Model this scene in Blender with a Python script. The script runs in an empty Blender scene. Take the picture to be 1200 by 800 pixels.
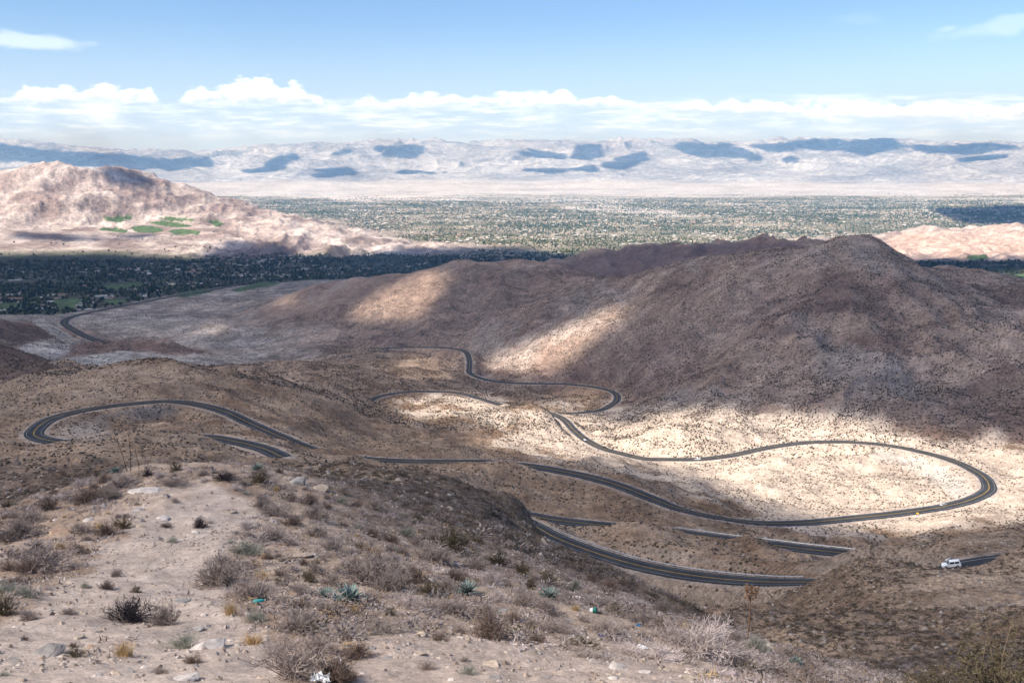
import math, random
import numpy as np
rng = np.random.default_rng(7)
random.seed(7)

# ------------------------------------------------------------------ camera
F = 1167.0                      # focal length in photo pixels (35 mm lens), photo 1200 x 800
PITCH = math.radians(10.44)
CP, SP = math.cos(PITCH), math.sin(PITCH)

def ray(px, py):
    dx = (np.asarray(px, float) - 600.0) / F
    dy = (400.0 - np.asarray(py, float)) / F
    y = CP + dy * SP
    z = -SP + dy * CP
    h = np.hypot(dx, y)
    return np.arctan2(dx, y), z / h          # azimuth, tan(elevation)

def project(x, y, z):
    d = y * CP - z * SP
    u = y * SP + z * CP
    d = np.where(np.abs(d) < 1e-6, 1e-6, d)
    return 600.0 + F * x / d, 400.0 - F * u / d

# ------------------------------------------------------------------ noise
_pr = np.random.default_rng(99)
_P = np.concatenate([_pr.permutation(4096)] * 2).astype(np.int32)
_GX = np.cos(np.arange(4096) * 2 * math.pi / 4096 * 37).astype(np.float32) * 1.5
_GY = np.sin(np.arange(4096) * 2 * math.pi / 4096 * 37).astype(np.float32) * 1.5

def gnoise(x, y, seed=0):
    x0 = np.floor(x); y0 = np.floor(y)
    fx = (x - x0).astype(np.float32); fy = (y - y0).astype(np.float32)
    ix = (x0.astype(np.int32) + seed * 131) & 4095; iy = (y0.astype(np.int32) + seed * 57) & 4095
    u = fx * fx * fx * (fx * (fx * 6 - 15) + 10)
    v = fy * fy * fy * (fy * (fy * 6 - 15) + 10)
    iy1 = (iy + 1) & 4095
    a0 = _P[ix]; a1 = _P[(ix + 1) & 4095]
    def g(a, b, dx, dy):
        h = _P[(a + b)]
        return _GX[h] * dx + _GY[h] * dy
    n0 = g(a0, iy, fx, fy); n1_ = g(a1, iy, fx - 1, fy); n0 += (n1_ - n0) * u
    m0 = g(a0, iy1, fx, fy - 1); m1_ = g(a1, iy1, fx - 1, fy - 1); m0 += (m1_ - m0) * u
    return n0 + (m0 - n0) * v

def where_fn(mask, fn, X, Y):
    """evaluate fn(x, y) only where mask holds"""
    out = np.zeros(X.shape, np.float32)
    if mask.any(): out[mask] = fn(X[mask], Y[mask])
    return out

def fbm(x, y, n=4, seed=0, gain=0.5):
    s = 0; a = 1.0
    for i in range(n):
        s = s + a * gnoise(x * 2 ** i + 17.3 * i, y * 2 ** i - 9.1 * i, seed + i)
        a *= gain
    return s

def ridged(x, y, n=5, seed=0, gain=0.5):
    """ridge lines with sharp crests and gullies between, 0 mean-ish"""
    s = 0; a = 1.0; w = 1.0
    for i in range(n):
        k = 1.0 - np.abs(gnoise(x * 2 ** i + 31.7 * i, y * 2 ** i + 11.9 * i, seed + i)) * 1.6
        k = k * np.clip(w, 0.25, 1)
        s = s + a * (k - 0.55)
        w = k * 1.25
        a *= gain
    return s

def sstep(a, b, x):
    t = np.clip((x - a) / (b - a), 0, 1)
    return t * t * (3 - 2 * t)

# ------------------------------------------------------------------ roads (photo pixel, distance)
# widths in metres
ROADS = [
 ('w10', [(1260,656,308),(1200,651,291),(1163,650.5,283),(1120,649.5,277),(1085,656,278),(1030,676,298),(956,684,322),(900,684,335),(850,680,345),
   (800,673,355),(750,663,368),(717,654,380),(683,642,395),(650,628,415),(630,617,440),(612,608.5,470),(606,605.5,485),(614,605.5,492),(632,607.3,491),(660,610,490),
   (690,613.5,490),(740,618.5,491),(790,624,492),(840,631,489),(900,638,485),(950,643.5,481),(1000,650,478),(1060,659,470),(1130,672,455)]),
 ('w10', [(330,535,488),(310,526,515),(280,518,540),(240,512.5,563),(180,513,572),(125,517.5,562),(100,518.5,562),(70,518,570),(45,512,585),(40,505,603),
   (60,490,640),(100,480,670),(150,473,695),(200,470,712),(240,475,705),(270,485,690),(300,500,665),(355,521,615),(400,535,600),(460,540,592),(520,541,590),(570,541.5,590),
   (605,544,586),(640,549,580),(700,560,565),(760,580,548),(800,596,545),(850,608,562),(900,613.5,590),(950,612,620),(1000,607,650),(1060,601,680),(1110,593,702),
   (1140,584,720),(1156,575,738),(1159,568,755),(1150,556,792),(1120,541,850),(1080,529,895),(1040,521.5,930),(1000,518,950),(950,518,955),(900,524,940),
   (860,533,920),(820,537.5,907),(780,538,907),(755,537,910),(730,531.5,928),(706,525,950),(685,514,990),(672,503,1035),(660,491,1090),(640,482.5,1125),(610,480,1140),(583,482,1135),
   (533,485,1120),(493,489,1105),(460,488,1105),(438,479,1145),(433,470,1195),(450,463,1245),(480,459,1275),(500,458.5,1283),(533,460,1285),(560,466,1258),
   (583,473,1230),(620,479,1213),(663,484,1212),(700,481,1240),(715,475,1280),(723,468,1325),(720,460,1385),(700,454,1432),(663,450,1468),(613,449,1485),
   (575,446,1515),(552,438,1572),(550,430,1650),(550,422,1728),(545,412,1850),(527,408,1905),(500,407,1932),(470,407,1950),(440,409,1955)]),
 ('w22', [(190,417,2300),(160,409,2360),(130,403,2420),(117,400,2460),(103,395,2540),(90,388.5,2660),(79,382,2800),(75,377,2910),(82,372,3030),(100,367,3150),(125,362,3280),
   (150,357,3420),(180,351.5,3590),(200,347.5,3700),(230,343,3860),(262,337,4080),(300,329,4400)]),
]

def catmull(P, step):
    P = np.asarray(P, float)
    P = np.vstack([2 * P[0] - P[1], P, 2 * P[-1] - P[-2]])
    out = []
    for i in range(1, len(P) - 2):
        p0, p1, p2, p3 = P[i - 1:i + 3]
        n = max(2, int(np.linalg.norm(p2 - p1) / step))
        t = np.linspace(0, 1, n, endpoint=False)[:, None]
        out.append(0.5 * (2 * p1 + (p2 - p0) * t + (2 * p0 - 5 * p1 + 4 * p2 - p3) * t ** 2 + (3 * p1 - p0 - 3 * p2 + p3) * t ** 3))
    out.append(P[-2][None])
    return np.vstack(out)

def smooth_line(P, n):
    P = P.copy()
    for _ in range(n):
        P[1:-1] = 0.25 * P[:-2] + 0.5 * P[1:-1] + 0.25 * P[2:]
    return P

def pt(px, py, r):
    az, w = ray(px, py)
    return np.array([r * np.sin(az), r * np.cos(az), r * w])

road_lines = []
for wid, pts in ROADS:
    P = np.array([pt(*p) for p in pts])
    st = 2.0 if wid == 'w10' else 5.0
    L = catmull(P, st)
    L = smooth_line(L, 6)
    Z = L[:, 2].copy()
    for _ in range(150):
        Z[1:-1] = 0.25 * Z[:-2] + 0.5 * Z[1:-1] + 0.25 * Z[2:]
    L[:, 2] = Z
    road_lines.append((float(wid[1:]) / 2, L))

# ------------------------------------------------------------------ terrain control points (photo pixel, distance)
CTRL = {
'f': [ # foreground knoll
 (0,800,9.5),(200,800,9.2),(400,800,9),(600,800,9.2),(800,800,10.5),(900,800,14),
 (0,740,13),(100,760,12),(0,700,16.5),(100,700,17),(200,700,16.5),(0,655,23),(100,650,23),(250,640,22),(250,605,27),(250,575,31),(260,544,35),(200,543,36),
 (150,549,36),(100,578,34),(60,600,31),(0,628,28),(330,549,37),(380,565,38),(330,600,28),(330,640,22),(330,700,16.5),(400,640,23.5),(400,700,16.5),(480,700,17),(480,660,24),
 (550,690,18.5),(550,740,13.5),(650,700,20),(650,750,13.5),(700,720,18),(760,735,18),(810,765,17),(870,790,17),
 (1060,830,14),(1130,825,14),(1210,815,15),(640,672,31),(700,695,28),(760,716,25),(830,742,24),(880,752,24),(920,775,22),(965,800,20)],
'g': [ # dropping away behind the foreground (hidden or grazing)
 (0,660,50),(60,640,55),(150,600,60),(260,590,60),(330,590,65),(0,600,130),(100,590,110),(250,570,120),(350,560,110),(0,585,220),(100,570,230),(250,548,260),(340,552,220),
 (420,575,75),(460,590,75),(500,610,70),(540,630,62),(580,650,52),(560,610,100),(600,640,75),(625,655,60),(450,565,140),(500,575,140),(560,592,140),(600,610,130),(615,612,170),
 (400,545,230),(450,548,230),(520,558,230),(580,575,230),(615,590,230),(640,643,180),(665,655,168),(615,620,200),(725,692,160),(590,600,190),(640,633,150),(720,672,92),(750,688,78),(660,740,60),(720,770,60),(800,800,60),(900,830,55),(1000,860,55),(1100,880,50),(1200,880,45),
 (660,700,130),(720,740,130),(800,790,130),(880,800,120),(650,670,230),(720,710,240),(800,760,240),(860,770,240)],
'h': [ # hills with the switchbacks
 (950,790,105),(1050,800,95),(1150,800,92),(1230,800,90),(930,760,150),(1000,765,135),(1100,765,130),(1200,765,125),(930,728,210),(1000,720,195),(1100,715,190),(1200,712,185),
 (940,705,255),(1000,690,235),(1060,688,225),(1100,690,225),(1150,690,225),(1220,680,235),(1000,657,264),(1050,655.5,260),(1085,663,256),(1120,669,247),(1105,671,259),(1140,673,261),(1150,672,263),(1166,652,264),(1178,645,265),(1192,640,266),(1180,642,270),(1205,632,272),(1240,640,272),(960,680,290),(1000,651,318),(1060,640,332),(1130,630,342),(1200,622,352),(1240,618,355),
 (1110,646,300),(1180,641,305),(1000,690,400),(1060,690,420),(1130,690,410),(1200,680,430),(1060,632,590),(1130,625,600),(1200,615,610),
 (830,700,340),(830,720,334),(860,738,330),(890,722,325),(920,700,322),(780,700,352),(730,690,365),(690,675,380),(650,655,395),
 (700,640,425),(750,636,425),(720,616,450),(745,611,458),(775,618,452),(820,648,415),(880,655,400),(910,642,450),(940,665,370),
 (620,575,540),(700,590,530),(660,575,545),(760,605,515),(580,560,545),(540,562,480),(480,552,450),(860,622,535),(950,630,545),(1000,632,570),
 (950,570,760),(1000,560,800),(1050,560,790),(1100,570,760),(900,560,780),(850,570,700),(820,580,640),(780,565,680),(900,590,660),(1000,590,700),(880,540,880),(960,535,880),(1040,540,860),
 (1190,590,720),(1190,560,800),(1190,530,880),(1190,610,640),
 (50,540,430),(0,560,330),(0,530,480),(100,540,430),(180,535,430),(250,530,450),(150,500,640),(150,511,549),(185,507,550),(215,507,548),(245,510.5,541),(200,495,650),(120,498,630),(250,500,640),(180,485,690),(10,500,640),(20,480,740),(0,510,600),
 (328,523,562),(345,526,572),(305,515,565),(360,529,560),(300,509,600),(398,527.5,575),(412,530,577),(470,550,550),(540,550,550),(603,541.5,565),(600,476,1100),(622,475,1096),(640,479,1082),(465,482,1078),(380,534,520),(360,545,430),(0,473,830),(60,447,880),(100,435,900),(143,425,920),(200,427,940),(267,432,950),(330,448,950),(300,465,820),(370,470,850),(340,490,740),
 (100,455,1150),(143,440,1200),(200,440,1300),(267,442,1250),(60,465,1100),
 (390,455,1080),(400,480,950),(430,500,850),(380,505,740),(450,517,780),(520,520,760),(560,510,880),(600,500,990),(520,475,1190),(545,474,1195),(640,500,1000),(620,520,860),(700,545,740),(660,520,860),
 (650,470,1280),(690,468,1300),(640,460,1380),(600,462,1330),(500,440,1500),(450,445,1400),(420,430,1600),(460,425,1700),(500,420,1780),(400,415,1950),(350,440,1350),(330,428,1600),
 (740,515,960),(780,500,970),(830,500,975),(760,525,930),(830,520,930),(730,495,1100)],
'm': [ # front mountain
 (1000,500,985),(1000,470,1050),(1000,430,1150),(1000,380,1300),(1000,320,1500),(1001,273.5,1650),(979,278,1660),(958,285,1670),(944,291,1690),(925,291,1700),(1022,278,1645),(1048,291,1650),(1064,301,1650),(1079,311,1650),
 (905,290,1720),(880,295,1745),(853,298.5,1780),(832,301,1810),(810,304,1840),(788,309,1870),(767,315,1900),(735,323,1980),(706,328,2150),(1100,510,940),(1100,470,1040),(1100,420,1180),(1100,370,1380),(1100,335,1560),
 (1190,505,950),(1190,460,1060),(1190,410,1260),(1190,365,1600),(1092,316,1860),(1125,315,1930),(1157,317,1920),(1178,328,1860),(1200,334,1800),(1240,345,1700),
 (735,360,1730),(660,395,1690),(600,428,1700),(820,400,1430),(720,425,1530),(660,438,1540),(800,470,1180),(870,490,1040),(765,455,1340),(900,430,1210),(900,380,1350),(850,340,1550),(900,325,1570),(950,340,1480),
 (640,380,1820),(690,350,1900),(640,350,2120),(560,380,2080),(580,400,1880),(560,350,2330),
 (450,400,2080),(420,362,2500),(470,350,2500),(380,365,2600),(330,352,3000),(310,358,2950),(360,338,3150),(400,331,3050),
 (420,327,2950),(467,320,2820),(500,316,2700),(543,307,2620),(600,315,2620),(630,305,2720),(660,314,2600),(693,325,2400),
 (543,335,3300),(630,330,3400),(467,340,3400),(944,304,1830),(925,304,1850),(905,303,1870),(880,307,1900),(853,309,1950),(832,312,1980),(958,302,1820),(810,314,2020),(788,319,2050),(767,326,2120),(735,335,2250),(1048,308,1780),(1064,315,1790),(1079,325,1790),(1157,330,2080),(1178,345,2030),(1200,350,1980),(706,345,2700),(520,311,2650),(573,310,2620),(653,311,2620),(677,320,2500),(440,324,2900),(400,341,3250),(420,339,3170),(440,337,3100),(467,333,3020),(500,329,2900),(520,325,2860),(543,321,2850),(573,324,2850),(600,327,2840),(630,320,2960),(653,325,2850),(677,333,2720),(767,330,2500),(850,315,2400),(940,305,2300),(1002,300,2200),(1060,325,2300),(1133,335,2500),(1200,350,2500),
 (720,293,3500),(814,291,3300),(840,287,3200),(879,281,3100),(910,284,3000),(940,288,2900),(990,290,2900),(1040,310,2900),(660,305,3950),
 (0,377,2650),(36,381,2600),(55,394,2500),(0,392,2250),(0,404,1500),(20,409,1500),(42,417,1500),(67,425,1500),(87,434,1500),(-40,400,1500),(-60,370,2600),(0,440,1250),(40,448,1200),
 (95,402,2230),(130,402,2240),(160,400,2230),(187,398,2230),(210,406,2200),(90,412,2120),(150,407,2170)],
'v': [ # alluvial fan, wash and valley floor
 (70,418,2040),(110,421,2030),(150,413,2100),(60,405,2250),(120,430,1900),(200,425,2000),(300,428,1900),(250,418,2130),(380,422,1980),
 (300,402,2400),(220,405,2330),(250,372,2980),(350,385,2450),(300,362,3150),(200,370,2960),(160,380,2760),(60,372,3000),(40,376,2900),(0,362,3350),(0,345,3800),(350,345,3580),
 (350,328,4350),(200,340,4000),(450,326,4450),(100,345,3800),(450,300,6050),(350,300,6000),(250,305,5700),(150,315,5150),(0,318,5100),(0,300,5850),(100,300,5850),
 (543,310,5200),(630,310,5300),(750,310,5300),(850,310,5300),(1000,310,5200),(1100,312,5400),(1190,325,4900),(1200,310,5400),(1240,335,4500),
 (600,296,6350),(700,300,6000),(600,280,7650),(800,280,7650),(980,285,7200),(500,280,7650),
 (500,265,9150),(700,265,9150),(900,265,9150),(1000,262,9600),(1190,258,10100),(350,250,11600),(500,250,11600),(700,250,11600),(900,250,11600),(1190,245,12500),
 (300,238,14400),(500,238,14400),(700,238,14400),(900,238,14400),(1190,238,14400),(250,230,16800),(500,229,17200),(700,229,17200),(900,232,16200),(1190,233,15900),(100,228,17000),
 (100,218,20200),(300,217,20800),(500,217,20800),(700,217,20800),(900,218,20200),(1190,219,20000),(-50,218,20200)],
'l': [ # left mountain and right pink hills
 (-60,204,8400),(0,201,8400),(24,199,8350),(40,192,8300),(56,190,8300),(72,194,8320),(88,200,8350),(116,197,8400),(136,198,8400),(168,205,8350),(192,212,8300),(224,221,8200),(256,236,8050),(280,239,7980),(304,246,7900),(325,252,7800),
 (20,215,7950),(75,212,7950),(60,235,7600),(0,240,7600),(30,225,7750),(110,222,7850),(150,232,7750),(120,240,7550),(200,243,7700),(90,228,7800),(250,252,7600),
 (50,225,9400),(0,235,9400),(150,235,9400),(250,252,9300),
 (380,297,6250),(330,296,6200),(270,297,6200)],
'p': [(-60,262,7200),(0,262,7200),(60,257,7350),(130,255,7420),(200,256,7400),(0,276,6650),(100,271,6850),(180,268,7000),(235,270,6850),(-60,276,6650),(0,289,6200),(100,286,6300),(200,285,6350),(250,284,6400),(290,288,6350)],
's': [
 (1040,276,6700),(1070,272,6700),(1100,267,6750),(1130,270,6750),(1160,266,6750),(1200,267,6700),(1240,262,6700),(1060,290,6200),(1120,288,6200),(1190,287,6200),(1050,299,5850),(1100,300,5850),(1190,302,5750),
 (1060,285,7600),(1130,285,7600),(1200,283,7600),
 (344,257,7350),(376,265,7200),(400,270,7150),(460,284,6950),(440,293,6650),(360,285,6700),(300,279,6750),(350,264,8400),(450,282,7500),(490,296,6500)],
'M': [ # far range
 (-40,205,23500),(100,205,23500),(250,208,23000),(400,205,23500),(550,206,23500),(700,205,23500),(850,207,23000),(1000,206,23500),(1150,207,23200),(1240,207,23000),
 (-40,190,27000),(100,193,26500),(250,193,26500),(400,191,27000),(550,190,27000),(700,190,27000),(850,190,27000),(1000,189,27000),(1150,190,27000),(1240,190,27000),
 (-40,166,32000),(30,168,32000),(100,175,32000),(200,178,32000),(280,176,32000),(360,171,32000),(450,169,32000),(540,168,32000),(620,168,32000),(700,167,32000),(780,165,32000),(840,168,32000),(900,165,32000),(980,164,32000),(1060,167,32000),(1130,168,32000),(1200,170,32000),(1250,171,32000)],
}
AMP = {'f': (0,0,0), 'g': (.75,0,0), 'h': (1,0,0), 'm': (0.9,1,0), 'v': (0.05,0,0), 's': (0,1.2,0), 'p': (0,.25,0), 'l': (0,3.2,0), 'M': (0,0,1.0)}
CLSI = {'f': 0, 'g': 1, 'h': 1, 'm': 2, 'v': 3, 'l': 4, 's': 4, 'p': 4, 'M': 5}
ca, cl, cw, camp, ccls = [], [], [], [], []
for k, pts in CTRL.items():
    for p in pts:
        az, w = ray(p[0], p[1])
        ca.append(az); cl.append(math.log(p[2])); cw.append(w); camp.append(AMP[k]); ccls.append(CLSI[k])
for az0 in np.linspace(-0.55, 0.55, 5):       # the lay-by at the viewer's feet, and the ground behind the far range
    for r, z in ((1.5, -2.0), (3.0, -2.6), (5.5, -3.55)):
        ca.append(az0); cl.append(math.log(r)); cw.append(z / r); camp.append((0, 0, 0)); ccls.append(0)
    for r, z in ((37000, 0), (46000, -400)):
        ca.append(az0); cl.append(math.log(r)); cw.append(z / r); camp.append((0, 0, 1)); ccls.append(5)
n_ctrl = len(ca)
for hw, L in road_lines:                        # the roads lie in the ground
    stp = 14 if hw < 8 else 12
    S = L[::stp]
    r = np.hypot(S[:, 0], S[:, 1])
    ca += list(np.arctan2(S[:, 0], S[:, 1])); cl += list(np.log(r)); cw += list(S[:, 2] / r)
ca, cl, cw = map(np.array, (ca, cl, cw)); camp = np.array(camp)

AZ_IN = 0.60
def build_grid(q=1.0):
    daz = 0.00115 * q
    inner = np.arange(-AZ_IN, AZ_IN + daz / 2, daz)
    outer = np.geomspace(daz, 0.03, 30).cumsum()
    azs = np.concatenate([(-AZ_IN - outer)[::-1], inner, AZ_IN + outer])
    segs = [(2, 8, .02), (8, 60, .0062), (60, 250, .0055), (250, 3000, .0034), (3000, 8200, .0042), (8200, 22000, .012), (22000, 46000, .0035)]
    ls = []
    for a, b, s in segs:
        n = max(2, int(math.log(b / a) / (s * q)))
        ls.append(np.linspace(math.log(a), math.log(b), n, endpoint=False))
    ls = np.concatenate(ls + [[math.log(46000)]])
    return azs, ls

def rbf_fit(a, l, v, c=0.028, lam=1e-4):
    d = np.sqrt((a[:, None] - a) ** 2 + (l[:, None] - l) ** 2 + c * c)
    n = len(a)
    A = np.zeros((n + 3, n + 3))
    A[:n, :n] = d - np.eye(n) * lam
    P = np.c_[np.ones(n), a, l]
    A[:n, n:] = P; A[n:, :n] = P.T
    return np.linalg.solve(A, np.r_[v, 0, 0, 0]), c

def rbf_eval(sol, a, l, A, Lg):
    co, c = sol
    out = np.empty(A.size)
    A = A.ravel(); Lg = Lg.ravel()
    for i in range(0, A.size, 20000):
        aa = A[i:i + 20000, None]; ll = Lg[i:i + 20000, None]
        d = np.sqrt((aa - a) ** 2 + (ll - l) ** 2 + c * c)
        out[i:i + 20000] = d @ co[:-3] + co[-3] + co[-2] * aa[:, 0] + co[-1] * ll[:, 0]
    return out

def bilinear(G, ga, gl, A, Lg):
    fa = np.clip((A - ga[0]) / (ga[1] - ga[0]), 0, len(ga) - 1.001)
    fl = np.clip((Lg - gl[0]) / (gl[1] - gl[0]), 0, len(gl) - 1.001)
    ia = fa.astype(int); il = fl.astype(int)
    ta = fa - ia; tl = fl - il
    return (G[il, ia] * (1 - ta) * (1 - tl) + G[il, ia + 1] * ta * (1 - tl) + G[il + 1, ia] * (1 - ta) * tl + G[il + 1, ia + 1] * ta * tl)

# base surface on an even coarse grid in (azimuth, ln r)
GA = np.linspace(-0.58, 0.58, 300); GL = np.linspace(math.log(1.5), math.log(46500), 620)
_A, _L = np.meshgrid(GA, GL)
ok = np.ones(len(ca), bool)
BASE = rbf_eval(rbf_fit(ca, cl, cw), ca, cl, _A, _L).reshape(_A.shape)
# relief strengths: inverse distance blend of the control points' classes
AMPG = []
d2 = np.zeros(_A.size); 
W = np.zeros(_A.size); S3 = np.zeros((_A.size, 3)); CW = np.zeros((_A.size, 6))
aa, ll = _A.ravel(), _L.ravel()
for i in range(n_ctrl):
    wgt = 1.0 / (((aa - ca[i]) ** 2 + (ll - cl[i]) ** 2) + 4e-4) ** 2
    W += wgt; S3 += wgt[:, None] * camp[i]; CW[:, ccls[i]] += wgt
AMPG = (S3 / W[:, None]).reshape(_A.shape + (3,))
CW = (CW / W[:, None]).reshape(_A.shape + (6,))

GUL = pt(1150, 480, 1010)[:2] - pt(905, 290, 1720)[:2]; GUL = GUL / np.linalg.norm(GUL)     # the way the ravines of the front mountain run
CREST_A = [(1200,334,1800),(1178,328,1860),(1157,317,1920),(1125,315,1930),(1092,316,1860),(1079,311,1650),(1064,301,1650),(1048,291,1650),(1022,278,1645),(1001,273.5,1650),(979,278,1660),(958,285,1670),(944,291,1690),(925,291,1700),(905,290,1720),(880,295,1745),(853,298.5,1780),
           (832,301,1810),(810,304,1840),(788,309,1870),(767,315,1900),(735,323,1980),(706,328,2150)]
CREST_C = [(310,352,2950),(360,340,3050),(400,331,3050),(420,327,2950),(440,324,2900),(467,320,2820),(500,316,2700),(520,311,2650),(543,307,2620),(573,310,2620),(600,315,2620),(630,305,2720),(653,311,2620),(677,320,2500),(693,325,2400)]
CREST_B = [(0,201,8400),(24,199,8350),(40,192,8300),(56,190,8300),(72,194,8320),(88,200,8350),(116,197,8400),(136,198,8400),(168,205,8350),(192,212,8300),(224,221,8200),(256,236,8050),(280,239,7980),(304,246,7900),(325,252,7800),(344,257,7350),(376,265,7200),(400,270,7150),(460,284,6950)]
def calm(X, Y, R, crest, r0, r1, wid):
    """less broken ground along a crest line, so the ridge keeps its outline"""
    P = catmull(np.array([pt(*p) for p in crest]), wid * .5)[:, :2]
    m = (R > r0) & (R < r1); x, y = X[m], Y[m]; d = np.full(x.shape, 1e12)
    for q in P: np.minimum(d, (x - q[0]) ** 2 + (y - q[1]) ** 2, out=d)
    out = np.ones(X.shape); out[m] = 1 - .8 * np.exp(-d / (2 * wid * wid)); return out

def terrain(azs, ls):
    A, Lg = np.meshgrid(azs, ls)
    R = np.exp(Lg)
    X = R * np.sin(A); Y = R * np.cos(A)
    Ac = np.clip(A, -0.57, 0.57)
    Wb = bilinear(BASE, GA, GL, Ac, Lg)
    Z = R * Wb
    ah = bilinear(AMPG[..., 0], GA, GL, Ac, Lg); am = bilinear(AMPG[..., 1], GA, GL, Ac, Lg); aM = bilinear(AMPG[..., 2], GA, GL, Ac, Lg)
    # distance to roads
    D = np.full(A.shape, 1e6); ZR = np.zeros(A.shape); HW = np.zeros(A.shape); 
    for hw, Ln in road_lines:
        reach = 34.0 if hw < 8 else 60.0
        rr = np.hypot(Ln[:, 0], Ln[:, 1]); az = np.arctan2(Ln[:, 0], Ln[:, 1])
        for k in range(len(Ln)):
            r0 = rr[k]; da = reach / r0
            i0, i1 = np.searchsorted(ls, (math.log(max(r0 - reach, 2)), math.log(r0 + reach)))
            j0, j1 = np.searchsorted(azs, (az[k] - da, az[k] + da))
            if i1 <= i0 or j1 <= j0: continue
            sl = (slice(i0, i1), slice(j0, j1))
            d = np.hypot(X[sl] - Ln[k, 0], Y[sl] - Ln[k, 1])
            m = d < D[sl]
            D[sl] = np.where(m, d, D[sl]); ZR[sl] = np.where(m, Ln[k, 2], ZR[sl]); HW[sl] = np.where(m, hw, HW[sl])
    off = np.where(D < 1e5, sstep(HW + 3, HW + 30, D), 1.0)
    # hills: metres; gullies and knobs
    near = sstep(45, 160, R)
    kh = ah * near * off
    q0 = pt(1125, 667, 265)
    kh = kh * (1 - .92 * np.exp(-((X - q0[0]) ** 2 + (Y - q0[1]) ** 2) / (2 * 24.0 ** 2)))
    def f_h(X, Y):
        wx = fbm(X / 90, Y / 90, 2, 5) * 22; wy = fbm(X / 90 + 40, Y / 90, 2, 9) * 22
        return 6.5 * ridged((X + wx) / 170, (Y + wy) / 170, 5, 21, 0.47) + 1.3 * ridged(X / 32, Y / 32, 3, 41)
    def f_h2(X, Y):
        wx = fbm(X / 30, Y / 30, 2, 5) * 7; wy = fbm(X / 30 + 40, Y / 30, 2, 9) * 7
        return 2.2 * ridged((X + wx) / 48, (Y + wy) / 48, 4, 23, 0.5) + 0.35 * fbm(X / 5, Y / 5, 2, 43)
    Z = Z + kh * np.clip(R / 500, .35, 1.15) * where_fn(kh > .01, f_h, X, Y)
    k2 = kh * sstep(900, 350, R)
    Z = Z + k2 * where_fn(k2 > .01, f_h2, X, Y)
    def f_m(X, Y):
        wx = fbm(X / 300, Y / 300, 3, 15) * 90; wy = fbm(X / 300 + 40, Y / 300, 3, 19) * 90
        return 20 * ridged((X + wx) / 420, (Y + wy) / 420, 6, 61, 0.5) + 12 * ridged((X * GUL[1] - Y * GUL[0] + wx * .45) / 150, (X * GUL[0] + Y * GUL[1] + wy) / 620, 4, 67, 0.5)
    km = np.clip(am, 0, 1) * off * calm(X, Y, R, CREST_A, 1350, 4000, 130.0) * calm(X, Y, R, CREST_C, 1900, 4000, 130.0)
    Z = Z + km * where_fn(km > .01, f_m, X, Y)
    big = np.clip(am - 1.0, 0, 9) / 2.2 * calm(X, Y, R, CREST_B, 6500, 9600, 330.0)
    def f_b(X, Y):
        wx2 = fbm(X / 900, Y / 900, 3, 75) * 260; wy2 = fbm(X / 900 + 40, Y / 900, 3, 79) * 260
        return 95 * ridged((X + wx2) / 1000, (Y + wy2) / 1000, 7, 81, 0.56)
    Z = Z + big * where_fn(big > .01, f_b, X, Y)
    up = np.clip((Wb + 0.032) / 0.035, 0.06, 1) * aM
    def f_f(X, Y):
        wx3 = fbm(X / 3000, Y / 3000, 3, 85) * 900; wy3 = fbm(X / 3000 + 40, Y / 3000, 3, 89) * 900
        return 150 * ridged((X + wx3) / 2600, (Y + wy3) / 2600, 8, 91, 0.55)
    Z = Z + up * where_fn(up > .01, f_f, X, Y)
    # foreground: lumps, stones, ribs of rock
    fz = (1 - near) * sstep(3, 9, R)
    def f_g(X, Y):
        return 0.13 * fbm(X / 4.5, Y / 4.5, 3, 101) + 0.05 * ridged(X / 1.6, Y / 2.4, 3, 111) + 0.018 * fbm(X / 0.35, Y / 0.35, 2, 121) + 0.1 * sstep(22, 40, np.hypot(X, Y)) * fbm(X / 9, Y / 9, 3, 131)
    Z = Z + fz * where_fn(fz > .01, f_g, X, Y)
    global RELIEF
    RELIEF = Z - R * Wb
    # cut and fill along the roads
    mg = np.where(HW > 8, 9.0, 2.2)
    blend = np.where(D < 1e5, sstep(HW + mg, HW + mg + 12, D), 1.0)
    cs = np.where(D < 1e5, 1 - blend, 0)
    Z = Z * (1 - cs) + (ZR - np.where(HW > 8, 1.0, 0.35)) * cs
    return A, Lg, R, X, Y, Z, D, HW, ah, am, aM

# the relief must not move the ground away from where it was surveyed: measure it at every control point and take it off the base there
_az, _ls = build_grid(2.4)
terrain(_az, _ls)
_i = np.clip(np.searchsorted(_ls, cl[:n_ctrl]), 0, len(_ls) - 1); _j = np.clip(np.searchsorted(_az, ca[:n_ctrl]), 0, len(_az) - 1)
_C = np.cumsum(np.cumsum(np.pad(RELIEF / np.exp(_ls)[:, None], ((3, 2), (5, 4)), mode='edge'), 0), 1)          # local mean of the relief, as a slope
_n = RELIEF.shape; _m = (_C[5:5 + _n[0], 9:9 + _n[1]] - _C[:_n[0], 9:9 + _n[1]] - _C[5:5 + _n[0], :_n[1]] + _C[:_n[0], :_n[1]]) / 45.0
cw[:n_ctrl] -= _m[_i, _j]
BASE = rbf_eval(rbf_fit(ca, cl, cw), ca, cl, _A, _L).reshape(_A.shape)
SUN_E = 5.0; SKY_STR = .080; EXPO = .84
SKY_SAT = 1.0; SKY_VAL = 1.2; SKY_TINT = (.66, .80, 1.03)
CLOUD_LIT = (12.0, 12.6, 13.0); CLOUD_DARK = (6.3, 7.4, 8.8); STRAT_A = (6.4, 7.8, 9.4); STRAT_B = (9.0, 10.2, 11.4); HORIZON = (5.0, 6.5, 9.2)
HAZE_D = 3.5e-5; HAZE_C = (.27, .56, 1.0); HAZE_G = 0.0
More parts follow.
